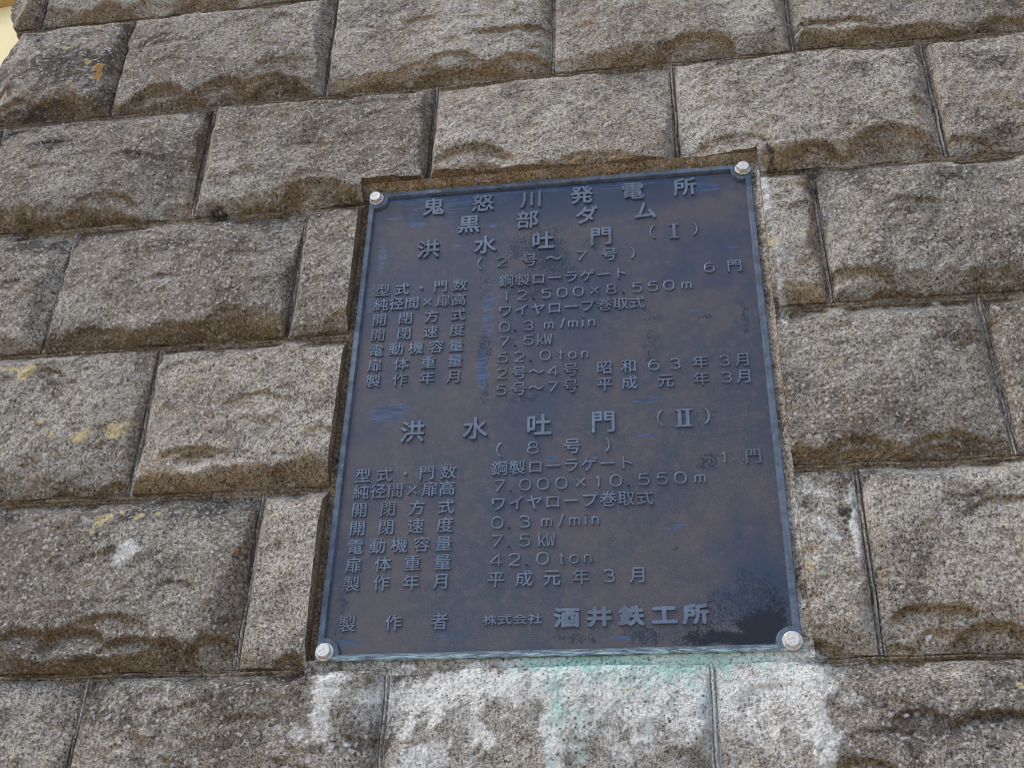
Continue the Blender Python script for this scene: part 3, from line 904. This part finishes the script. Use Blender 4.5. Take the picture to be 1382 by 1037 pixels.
core = link('wall_core', box_mesh('wall_core', WL + .01, WR - .01, .003, .44, 0, HZ[0] + ZO - .01), None, wall)
core.data.materials.append(plain("old_mortar", (.12, .10, .08), (.17, .15, .12), 40.0, .95, .002))

VX0, VX1, VZ0, VZ1 = -1.7, .95, .22, 2.5      # what the photograph shows, with a margin
seed = 100
for r in range(len(HZ) - 1):
    z1, z0 = HZ[r], HZ[r + 1]
    off = OFF[(r + 1) % 2]          # r=2 is the topmost course in view ... offsets alternate
    xs_ = [off + .5 * k for k in range(-8, 9)]
    xs_ = [x for x in xs_ if WL + .04 < x < WR - .1]
    ed = [WL] + xs_ + [WR]
    if r == 3: ed = [WL - .010] + xs_ + [WR]
    if r == 2: ed = [WL + .026] + xs_ + [WR]
    for a, b in zip(ed, ed[1:]):
        seed += 23
        if a >= RX0 and b <= RX1 and z1 <= RZ1 and z0 >= RZ0 - .01:
            continue                                    # behind the plaque
        if a < RX0 < b and z0 > RZ0 - .01 and z1 < RZ1 - .1: b2 = RX0; vis = True
        vis = (b > VX0 and a < VX1 and z1 > VZ0 and z0 < VZ1)
        make_stone(a, b, z0, z1, seed, vis, left_end=(a == ed[0]))
    for x in xs_:
        if RX0 < x < RX1 and z0 > RZ0 - .01 and z1 < RZ1 - .1: continue
        za = z0
        if RX0 < x < RX1 and z0 < RZ1 < z1: za = RZ1 - .004
        joint(x, x, za + .005, z1 - .005, False, seed + int(x * 100) % 50)
    if r > 0:
        if RZ0 + .01 < z1 < RZ1:
            joint(WL, RX0 + .003, z1, z1, True, seed); joint(RX1 - .003, WR, z1, z1, True, seed + 1)
        elif abs(z1 - RZ0) < .01:
            joint(WL, RX0 + .003, z1, z1, True, seed); joint(RX1 - .003, WR, z1, z1, True, seed + 1)
        else:
            joint(WL, WR, z1, z1, True, seed)

# rough mortar bedding round the plaque
def bed(x0, x1, z0, z1, h, seed, base, name='mortar_bed', slope=None):
    n1 = max(2, int((x1 - x0) / .003)); n2 = max(2, int((z1 - z0) / .003))
    def hf(X, Z):
        st = stain_vignette_fields(X, Z)
        for k, v in base.items():
            st[k] = np.maximum(st[k], v * (.6 + .8 * fbm(X * 25, Z * 25, seed + 4, 3)))
        hh = h + .003 * (fbm(X * 40, Z * 40, seed, 3) - .5) + .0015 * (fbm(X * 130, Z * 130, seed + 2, 2) - .5)
        if slope: hh = hh + slope(X, Z)
        if st['W'].max() > 0: st['B'] = st['B'] * (1 - .9 * st['W']); st['D'] = st['D'] * (1 - .9 * st['W'])
        return hh, st, np.full_like(X, .55)
    cx, cz = (x0 + x1) / 2, (z0 + z1) / 2
    me = grid_mesh(name, np.linspace(x0, x1, n1 + 1), np.linspace(z0, z1, n2 + 1), hf, None, .003, cx, cz)
    return link(name, me, M_STONE, wall, (cx, 0, cz + ZO))


PX0, PX1, PZ0, PZ1 = -0.588, 0.165, 0.5745, 1.5425
bed(RX0 - .002, RX1 + .002, PZ1 - .004, RZ1 - .001, .010, 901, {'B': .75, 'O': .30}, slope=lambda X, Z: .018 * sst(PZ1, RZ1, Z))
bed(RX0 - .002, PX0 + .006, PZ0 - .01, PZ1 + .004, .006, 911, {'B': .9, 'D': .25})
bed(PX1 - .006, RX1 + .001, PZ0 - .01, PZ1 + .004, .013, 921, {'D': .30, 'B': .35}, slope=lambda X, Z: .006 * sst(PX1 + .004, RX1, X))
bed(RX0 - .002, RX1 + .001, RZ0 - .010, PZ0 + .004, .015, 931, {'D': .25, 'B': .2, 'W': .15, 'G': .12}, slope=lambda X, Z: -.004 * (1 - sst(RZ0 - .01, RZ0 + .002, Z)))

# ------------------------------------------------------------ the plaque
PCX, PCZ = (PX0 + PX1) / 2, (PZ0 + PZ1) / 2
plq = tag(link('plaque', None, loc=(PCX, 0, PCZ + ZO)),
          "dark bronze plaque with raised Japanese lettering bolted into the stone wall", "plaque")
ROWS = [
 ('head', '鬼 怒 川 発 電 所', 1.500, [-.456, -.357, -.260, -.161, -.062, .038]),
 ('head', '黒 部 ダ ム', 1.448, [-.382, -.267, -.152, -.040]),
 ('head', '洪 水 吐 門 ( Ⅰ )', 1.3935, [-.460, -.348, -.236, -.125, -.027, .013, .052]),
 ('mid', '( 2 号 ～ 7 号 )', 1.3495, [-.356, -.314, -.261, -.215, -.162, -.110, -.066]),
 ('s', '6 門', 1.302, [.073, .118]),
 ('s', '型 式 ・ 門 数', 1.301, [-.543, -.505, -.468, -.430, -.393]),
 ('s', '鋼 製 ロ ー ラ ゲ ー ト', 1.303, [-.304, -.2735, -.243, -.2125, -.182, -.1515, -.121, -.0905]),
 ('s', '純 径 間 × 扉 高', 1.267, [-.543, -.513, -.483, -.453, -.423, -.393]),
 ('s', '1 2 . 5 0 0 × 8 . 5 5 0 m', 1.268, [-.303, -.273, -.252, -.228, -.198, -.168, -.138, -.107, -.086, -.060, -.031, -.002, .030]),
 ('s', '開 閉 方 式', 1.2325, [-.543, -.493, -.443, -.393]),
 ('s', 'ワ イ ヤ ロ ー プ 巻 取 式', 1.234, [-.304, -.2735, -.243, -.2125, -.182, -.1515, -.121, -.091, -.062]),
 ('s', '開 閉 速 度', 1.198, [-.543, -.493, -.443, -.393]),
 ('s', '0 . 3 m / m i n', 1.1985, [-.304, -.285, -.260, -.222, -.197, -.178, -.160, -.144]),
 ('s', '電 動 機 容 量', 1.164, [-.543, -.505, -.468, -.430, -.393]),
 ('s', '7 . 5 ㎾', 1.166, [-.303, -.284, -.259, -.230]),
 ('s', '扉 体 重 量', 1.1305, [-.543, -.493, -.443, -.393]),
 ('s', '5 2 . 0 t o n', 1.131, [-.305, -.275, -.255, -.228, -.200, -.179, -.157]),
 ('s', '製 作 年 月', 1.097, [-.543, -.493, -.443, -.393]),
 ('s', '2 号 ～ 4 号 昭 和 6 3 年 3 月', 1.097, [-.306, -.275, -.244, -.214, -.183, -.123, -.080, -.036, .001, .044, .086, .117]),
 ('s', '5 号 ～ 7 号 平 成 元 年 3 月', 1.063, [-.306, -.275, -.244, -.214, -.183, -.123, -.080, -.017, .044, .087, .117]),
 ('head', '洪 水 吐 門 ( Ⅱ )', .9865, [-.462, -.350, -.238, -.127, -.029, .010, .049]),
 ('mid', '( 8 号 )', .9425, [-.306, -.247, -.180, -.120]),
 ('s', '1 門', .907, [.072, .119]),
 ('s', '型 式 ・ 門 数', .904, [-.543, -.505, -.468, -.430, -.393]),
 ('s', '鋼 製 ロ ー ラ ゲ ー ト', .906, [-.304, -.2735, -.243, -.2125, -.182, -.1515, -.121, -.0905]),
 ('s', '純 径 間 × 扉 高', .8725, [-.543, -.513, -.483, -.453, -.423, -.393]),
 ('s', '7 . 0 0 0 × 1 0 . 5 5 0 m', .873, [-.303, -.284, -.259, -.229, -.198, -.166, -.137, -.107, -.087, -.061, -.031, -.001, .031]),
 ('s', '開 閉 方 式', .8385, [-.543, -.493, -.443, -.393]),
 ('s', 'ワ イ ヤ ロ ー プ 巻 取 式', .8395, [-.304, -.2735, -.243, -.2125, -.182, -.1515, -.121, -.091, -.061]),
 ('s', '開 閉 速 度', .8045, [-.543, -.493, -.443, -.393]),
 ('s', '0 . 3 m / m i n', .805, [-.304, -.285, -.259, -.222, -.198, -.176, -.158, -.142]),
 ('s', '電 動 機 容 量', .771, [-.543, -.505, -.468, -.430, -.393]),
 ('s', '7 . 5 ㎾', .7715, [-.304, -.284, -.258, -.222]),
 ('s', '扉 体 重 量', .738, [-.543, -.493, -.443, -.393]),
 ('s', '4 2 . 0 t o n', .7385, [-.304, -.274, -.254, -.228, -.197, -.177, -.155]),
 ('s', '製 作 年 月', .705, [-.543, -.493, -.443, -.393]),
 ('s', '平 成 元 年 3 月', .705, [-.304, -.258, -.213, -.167, -.122, -.076]),
 ('s', '製 作 者', .637, [-.543, -.467, -.392]),
 ('xs', '株 式 会 社', .637, [-.311, -.287, -.263, -.239]),
 ('logo', '酒 井 鉄 工 所', .637, [-.189, -.138, -.089, -.038, .010]),
]
YF, YR = -.0135, -.0205                          # field and rim faces


def patina(X, Z):
    wx = X + .010 * (fbm(X * 30, Z * 30, 401, 3) - .5); wz = Z + .008 * (fbm(X * 30, Z * 30, 402, 3) - .5)
    out = np.zeros(X.shape + (4,)); ci = {'S': 0, 'P': 1, 'Z': 2, 'H': 3}
    e = fbm(X * 60, Z * 60, 405, 3) - .5
    for (cx, cz, rx, rz, an, ch, s) in PBLOBS:
        c_, s_ = math.cos(an), math.sin(an)
        dx = wx - cx; dz = wz - cz
        u = (dx * c_ + dz * s_) / rx; v = (-dx * s_ + dz * c_) / rz
        r_ = np.sqrt(u * u + v * v) + e * .5
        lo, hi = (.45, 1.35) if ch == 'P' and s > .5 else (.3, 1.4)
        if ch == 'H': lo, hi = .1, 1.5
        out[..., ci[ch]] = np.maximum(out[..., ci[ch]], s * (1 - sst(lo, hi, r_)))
    gr = random.Random(5)
    for st, txt, z, xs_ in ROWS:                 # dirt caught round the raised characters
        R_ = .030 if st == 'head' else .019
        for x in xs_:
            k = gr.uniform(.05, .34)
            i0, i1 = np.searchsorted(X[:, 0], (x - R_ * 1.4, x + R_ * 1.4)); j0, j1 = np.searchsorted(Z[0], (z - R_ * 1.4, z + R_ * 1.4))
            r_ = np.sqrt((wx[i0:i1, j0:j1] - x) ** 2 + (wz[i0:i1, j0:j1] - z) ** 2) / R_ + e[i0:i1, j0:j1]
            out[i0:i1, j0:j1, 0] = np.maximum(out[i0:i1, j0:j1, 0], k * (1 - sst(.4, 1.3, r_)))
    return out


nx, nz = 250, 320
fx = np.linspace(PX0 + .003, PX1 - .003, nx + 1); fz = np.linspace(PZ0 + .003, PZ1 - .003, nz + 1)
X, Z = np.meshgrid(fx, fz, indexing='ij')
yy = YF + .0006 * (fbm(X * 9, Z * 9, 55, 3) - .5)
V = np.stack([X - PCX, yy, Z - PCZ], -1).reshape(-1, 3)
I = np.arange((nx + 1) * (nz + 1)).reshape(nx + 1, nz + 1)
F = np.stack([I[:-1, :-1], I[1:, :-1], I[1:, 1:], I[:-1, 1:]], -1).reshape(-1, 4)
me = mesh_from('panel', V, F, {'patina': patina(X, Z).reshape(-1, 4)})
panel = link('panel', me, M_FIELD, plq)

# rim with a round boss at every corner
RW = .0108; BC = .0145; BR = .0235
hw, hz = (PX1 - PX0) / 2, (PZ1 - PZ0) / 2
inner, outer = [], []
for (sx, sz, a0) in ((-1, -1, 90), (1, -1, 180), (1, 1, 270), (-1, 1, 0)):
    bcx, bcz = sx * (hw - BC), sz * (hz - BC)
    ix, iz = sx * (hw - RW), sz * (hz - RW)
    # arc where the boss circle pokes inside the inner rectangle, walked counter clockwise round the plaque
    dxy = math.sqrt(max(BR ** 2 - (RW - BC) ** 2, 0))
    pts = []
    if (sx, sz) == (-1, -1): s, e = (ix, bcz + dxy), (bcx + dxy, iz)
    if (sx, sz) == (1, -1): s, e = (bcx - dxy, iz), (ix, bcz + dxy)
    if (sx, sz) == (1, 1): s, e = (ix, bcz - dxy), (bcx - dxy, iz)
    if (sx, sz) == (-1, 1): s, e = (bcx + dxy, iz), (ix, bcz - dxy)
    a = math.atan2(s[1] - bcz, s[0] - bcx); b = math.atan2(e[1] - bcz, e[0] - bcx)
    while b > a: b -= 2 * math.pi
    if a - b > math.pi * 1.2: b += 2 * math.pi
    n = 24
    for k in range(n + 1):
        t = k / n; th = a + (b - a) * t
        inner.append((bcx + BR * math.cos(th), bcz + BR * math.sin(th)))
        cxn, czn = sx * hw, sz * hz
        # outer partner: slides along the two outer edges through the corner
        if t <= .5: q = (s[0] + (cxn - s[0]) * min(1, t * 2), s[1] + (czn - s[1]) * min(1, t * 2))
        else: q = (cxn + (e[0] - cxn) * (t - .5) * 2, czn + (e[1] - czn) * (t - .5) * 2)
        q = list(q)
        if abs(s[0] - ix) < 1e-6:        # arriving along the vertical side
            if t <= .5: q = [cxn, s[1] + (czn - s[1]) * t * 2]
            else: q = [cxn + (e[0] - cxn) * (t - .5) * 2, czn]
        else:
            if t <= .5: q = [s[0] + (cxn - s[0]) * t * 2, czn]
            else: q = [cxn, czn + (e[1] - czn) * (t - .5) * 2]
        outer.append(tuple(q))


def densify(pi, po, stp=.012):
    a, b = [], []
    n = len(pi)
    for k in range(n):
        p, q = np.array(pi[k]), np.array(pi[(k + 1) % n]); r_, s_ = np.array(po[k]), np.array(po[(k + 1) % n])
        m = max(1, int(np.linalg.norm(q - p) / stp))
        for j in range(m):
            a.append(p + (q - p) * j / m); b.append(r_ + (s_ - r_) * j / m)
    return np.array(a), np.array(b)


inn, out = densify(inner, outer)
# (blend inner->outer, y)
lay = [(-.10, YF + .002), (-.10, YF - .0004), (.02, YR + .0012), (.09, YR), (.90, YR), (.985, YR + .0012), (1.0, YR + .003), (1.0, .003)]
V = []
for f, y in lay:
    d = out - inn; ln = np.maximum(np.linalg.norm(d, axis=1, keepdims=True), 1e-6)
    if f < .5: p = inn + d / ln * (f * .0125)
    else: p = out - d / ln * ((1 - f) * .0125)
    y_ = y + .0005 * (fbm(p[:, 0] * 60, p[:, 1] * 60, 61, 3) - .5)
    V.append(np.stack([p[:, 0], y_, p[:, 1]], -1))
n = len(inn); V = np.concatenate(V); F = []
for k in range(len(lay) - 1):
    i = np.arange(n); j = (i + 1) % n
    F.append(np.stack([k * n + i, k * n + j, (k + 1) * n + j, (k + 1) * n + i], -1))
me = mesh_from('rim', V, np.concatenate(F)[:, ::-1], smooth=False)
link('rim', me, M_RIM, plq)

# bolts
def bolt_meshes():
    def lathe(prof, n, flat=False):
        V, F = [], []
        for (r_, y) in prof:
            for k in range(n):
                a = 2 * math.pi * k / n; V.append((r_ * math.cos(a), -y, r_ * math.sin(a)))
        for j in range(len(prof) - 1):
            for k in range(n):
                F.append((j * n + k, j * n + (k + 1) % n, (j + 1) * n + (k + 1) % n, (j + 1) * n + k))
        return V, F
    Vw, Fw = lathe([(.0148, 0), (.0148, .0020), (.0142, .0025), (.006, .0025)], 36)
    w = mesh_from('washer', Vw, Fw, smooth=False)
    Vh, Fh = lathe([(.0128, .0025), (.0128, .0105)], 6)
    # chamfered top: 24-gon circle inside hexagon
    n = 36; V = []; F = []
    def hexr(a, R=.0128): 
        a = (a % (math.pi / 3)) - math.pi / 6
        return R * math.cos(math.pi / 6) / math.cos(a)
    rings = [(1.0, .0024, 0), (1.0, .0096, 0), (None, .0112, 1), (.0098, .0114, 2), (.0001, .0114, 2)]
    for kk, (s, y, mode) in enumerate(rings):
        for k in range(n):
            a = 2 * math.pi * k / n
            if mode == 0: r_ = hexr(a); y_ = y - (max(0, r_ - .0111) * 1.1 if kk == 1 else 0)
            elif mode == 1: r_ = .0106; y_ = y
            else: r_ = s; y_ = y
            V.append((r_ * math.cos(a), -y_, r_ * math.sin(a)))
    for j in range(len(rings) - 1):
        for k in range(n): F.append((j * n + k, j * n + (k + 1) % n, (j + 1) * n + (k + 1) % n, (j + 1) * n + k))
    h = mesh_from('bolt', V, F, smooth=False)
    return h, w


hb, wb_ = bolt_meshes()
for me_ in (hb, wb_): me_.materials.append(M_STEEL)
for k, (sx, sz, rot, lab) in enumerate(((-1, -1, 10, None), (1, -1, 28, None), (1, 1, 4, "duller tarnished bolt head"), (-1, 1, 22, None))):
    b = link('bolt', hb, None, plq, (sx * (hw - BC), YR, sz * (hz - BC)))
    b.rotation_euler = (math.radians((-2, 2, -3, 3)[k]), math.radians(rot), math.radians((2, -3, 3, -2)[k]))
    if lab: b['label'] = lab
    w = link('washer', wb_, None, b, (0, 0, 0))

# lettering cast proud of the panel
EM = {'head': (.0445, .0445, .00085), 'mid': (.031, .031, .0005), 's': (.0285, .0285, .0003), 'xs': (.0225, .0175, .0004), 'logo': (.0405, .0325, .0016)}
# latin glyphs are fitted to wide boxes (width, height, baseline shift), as on the casting
LAT = {'0': (.0215, .0235), '2': (.0205, .0235), '3': (.0205, .0235), '4': (.0225, .0235), '5': (.0205, .0235), '6': (.0205, .0235),
       '7': (.0205, .0235), '8': (.0205, .0235), '1': (.0075, .0235), '.': (.0042, .0042), '×': (.0185, .0185), 'm': (.0195, .0170),
       '/': (.0100, .0250), 'i': (.0026, .0235), 'n': (.0135, .0170), 't': (.0110, .0220), 'o': (.0165, .0170), '㎾': (.0270, .0235)}
_gl = {}


def arc(cx, cz, rx, rz, a0, a1, n=14):
    return [(cx + rx * math.cos(math.radians(a0 + (a1 - a0) * k / n)), cz + rz * math.sin(math.radians(a0 + (a1 - a0) * k / n))) for k in range(n + 1)]


def sq(cx, cz, rx, rz, a0, a1, n=22, p=.82):
    out = []
    for k in range(n + 1):
        a = math.radians(a0 + (a1 - a0) * k / n); c, s_ = math.cos(a), math.sin(a)
        out.append((cx + rx * math.copysign(abs(c) ** p, c), cz + rz * math.copysign(abs(s_) ** p, s_)))
    return out


# stroke letters of the casting, in a unit box: list of poly lines
STROKE = {
 '0': [sq(.5, .5, .5, .5, 90, 450, 30)],
 '1': [[(.0, .78), (.95, 1.0), (.95, 0)]],
 '2': [sq(.5, .70, .47, .30, 165, -28) + [(.03, .0), (1.0, 0)]],
 '3': [sq(.49, .745, .43, .255, 160, -90)[:-1] + [(.40, .51)], [(.40, .51)] + sq(.49, .26, .50, .26, 90, -160)],
 '4': [[(.74, 0), (.74, 1.0), (.0, .26), (1.0, .26)]],
 '5': [[(.93, 1.0), (.16, 1.0), (.08, .52)] + sq(.46, .325, .52, .325, 132, -155)],
 '6': [[(.86, .93)] + sq(.52, .42, .52, .58, 78, 190, 14) + sq(.5, .33, .5, .33, 180, 540, 26)],
 '7': [[(.0, 1.0), (1.0, 1.0), (.26, 0)]],
 '8': [sq(.5, .755, .40, .245, 270, 630, 24), sq(.5, .26, .5, .26, 90, 450, 26)],
 '.': [[(.5, .2), (.5, .3)]],
 '×': [[(0, 0), (1, 1)], [(0, 1), (1, 0)]],
 'm': [[(0, 0), (0, 1)], [(0, .6)] + sq(.25, .66, .24, .32, 175, 0, 10) + [(.49, 0)], [(.5, .6)] + sq(.745, .66, .245, .32, 175, 0, 10) + [(.99, 0)]],
 'n': [[(0, 0), (0, 1)], [(0, .6)] + sq(.5, .6, .49, .38, 175, 0, 12) + [(.99, 0)]],
 'i': [[(.5, 0), (.5, .68)], [(.5, .94), (.5, .97)]],
 'o': [sq(.5, .5, .5, .5, 90, 450, 26)],
 't': [[(.42, 1.0), (.42, .25)] + arc(.68, .22, .26, .22, 180, 290, 7), [(0, .72), (.95, .72)]],
 '/': [[(0, 0), (1, 1)]],
 '(': [arc(2, .5, 2, .577, 120, 240, 16)],
 ')': [arc(-1, .5, 2, .577, 60, -60, 16)],
}
SBOX = {'(': (.0105, .030), ')': (.0105, .030), '1': (.0070, .0235), '.': (.004, .004), 'i': (.002, .0240)}


def stroke_glyph(ch, st):
    w_, h_ = SBOX.get(ch, LAT.get(ch, (.01, .02)))
    if st == 'head': h_ *= 1.15; w_ *= 1.15
    if st == 'mid' and ch not in '()': w_ *= 1.05; h_ *= 1.05
    r_ = .00185
    cu = bpy.data.curves.new('character', 'CURVE'); cu.dimensions = '3D'
    cu.bevel_depth = r_ * (1.5 if ch == '.' else 1.0); cu.bevel_resolution = 2; cu.use_fill_caps = True
    pls = []
    for pl in STROKE[ch]:                       # break the line at sharp corners so that every stroke keeps its width
        cur = [pl[0]]
        for k in range(1, len(pl)):
            cur.append(pl[k])
            if k < len(pl) - 1:
                a1 = math.atan2(pl[k][1] - pl[k - 1][1], pl[k][0] - pl[k - 1][0]); a2 = math.atan2(pl[k + 1][1] - pl[k][1], pl[k + 1][0] - pl[k][0])
                if abs((a2 - a1 + math.pi) % (2 * math.pi) - math.pi) > .9:
                    pls.append(cur); cur = [pl[k]]
        pls.append(cur)
    for pl in pls:
        closed = len(pl) > 3 and math.dist(pl[0], pl[-1]) < 1e-4
        if closed: pl = pl[:-1]
        sp = cu.splines.new('POLY'); sp.points.add(len(pl) - 1); sp.use_cyclic_u = closed
        for p_, (a, b) in zip(sp.points, pl):
            z_ = b * (h_ - 2 * r_) + r_ - (.0152 if ch in '()' else .01175)
            if ch == '×': z_ += .0022
            if ch == '/': z_ -= .0008
            p_.co = ((a - .5) * (w_ - 2 * r_), 0, z_, 1)
    ob = bpy.data.objects.new('tmp', cu); C.link(ob)
    dg = bpy.context.evaluated_depsgraph_get(); dg.update()
    m = bpy.data.meshes.new_from_object(ob.evaluated_get(dg)); bpy.data.objects.remove(ob)
    for v in m.vertices: v.co.y = min(v.co.y * 1.45, .0006)
    m.materials.clear(); m.materials.append(M_LETTER); m.name = 'character'
    for p_ in m.polygons: p_.use_smooth = True
    return m


def glyph(ch, st):
    key = (ch, st)
    if key in _gl: return _gl[key]
    ew, eh, bold = EM[st]
    if ch in STROKE:
        _gl[key] = stroke_glyph(ch, st); return _gl[key]
    cu = bpy.data.curves.new('character', 'FONT')
    cu.body = ch; cu.resolution_u = 4; cu.size = 1.0; cu.align_x = 'LEFT'
    cu.extrude = .03
    ob = bpy.data.objects.new('tmp', cu); C.link(ob)
    dg = bpy.context.evaluated_depsgraph_get(); dg.update()
    m = bpy.data.meshes.new_from_object(ob.evaluated_get(dg))
    bpy.data.objects.remove(ob)
    n = len(m.vertices); co = np.zeros(n * 3, np.float32); m.vertices.foreach_get('co', co); co = co.reshape(-1, 3)
    x, y, zz = co[:, 0], co[:, 1], co[:, 2]
    if ch in LAT:
        w_, h_ = LAT[ch]
        if st == 'mid': w_ *= 1.05; h_ *= 1.05
        sx = w_ / (x.max() - x.min()); sy = h_ / (y.max() - y.min())
        X_ = (x - (x.max() + x.min()) / 2) * sx
        Y_ = (y - y.min()) * sy - .01175
        if ch == '×': Y_ = Y_ + .0025
        if ch == '/': Y_ = Y_ - .0008
    else:
        adv = x.max() + x.min() if ch in '()' else 1.0
        if ch in '()':
            sx = .0095 / (x.max() - x.min()); sy = (.037 if st == 'head' else .0285) / (y.max() - y.min())
            X_ = (x - (x.max() + x.min()) / 2) * sx; Y_ = (y - (y.max() + y.min()) / 2) * sy
        else:
            em = .985                        # full width advance of the fallback face at size 1
            X_ = (x - em / 2) * ew * 1.02; Y_ = (y - .365) * eh * 1.02
    depth = {'head': .0034, 'logo': .0034}.get(st, .0025)
    Z_ = np.where(zz > 0, -(depth - .0), .0006)
    new = np.stack([X_, Z_, Y_], -1)
    if bold:
        # heavier strokes: the same strokes laid side by side, each a hair lower than the last
        n_p = len(m.polygons); F_ = [tuple(p.vertices) for p in m.polygons]
        V2, F2 = [], []
        for q, (a_, b_) in enumerate(((0, 0), (bold, bold * .5), (-bold, -bold * .5), (bold * .5, -bold), (-bold * .5, bold))):
            w_ = new + np.array([a_, 0, b_]); w_[:, 1] = np.where(zz > 0, w_[:, 1] + q * .00003, w_[:, 1] + q * .00003)
            F2 += [tuple(v + len(new) * q for v in f) for f in F_]; V2.append(w_)
        V2 = np.concatenate(V2)
        m = bpy.data.meshes.new('character'); m.from_pydata(V2.tolist(), [], F2)
    else:
        m.vertices.foreach_set('co', new.astype(np.float32).ravel())
    m.update()
    m.materials.clear(); m.materials.append(M_LETTER); m.name = 'character'
    _gl[key] = m
    return m


def roman(n):
    """seriffed numeral from stems and bars"""
    V, F = [], []
    def bar(x0, x1, z0, z1):
        b = len(V); d = .0026
        V.extend([(x0 - .0003, .0006, z0), (x1 + .0003, .0006, z0), (x1 + .0003, .0006, z1), (x0 - .0003, .0006, z1), (x0, -d, z0), (x1, -d, z0), (x1, -d, z1), (x0, -d, z1)])
        F.extend([(b + 4, b + 5, b + 6, b + 7), (b, b + 1, b + 5, b + 4), (b + 1, b + 2, b + 6, b + 5), (b + 2, b + 3, b + 7, b + 6), (b + 3, b, b + 4, b + 7)])
    cs = [0] if n == 1 else [-.0068, .0068]
    for c in cs: bar(c - .0030, c + .0030, -.0139, .0139)
    w = .0085 if n == 1 else .0145
    bar(-w, w, .0141, .0172); bar(-w, w, -.0172, -.0141)
    me = mesh_from('character', V, F, smooth=False); me.materials.append(M_LETTER); return me


for st, txt, z, xs_ in ROWS:
    for ch, x in zip(txt.split(' '), xs_):
        me = roman(1) if ch == 'Ⅰ' else roman(2) if ch == 'Ⅱ' else glyph(ch, st)
        link('character', me, None, plq, (x - PCX, YF, z - PCZ))
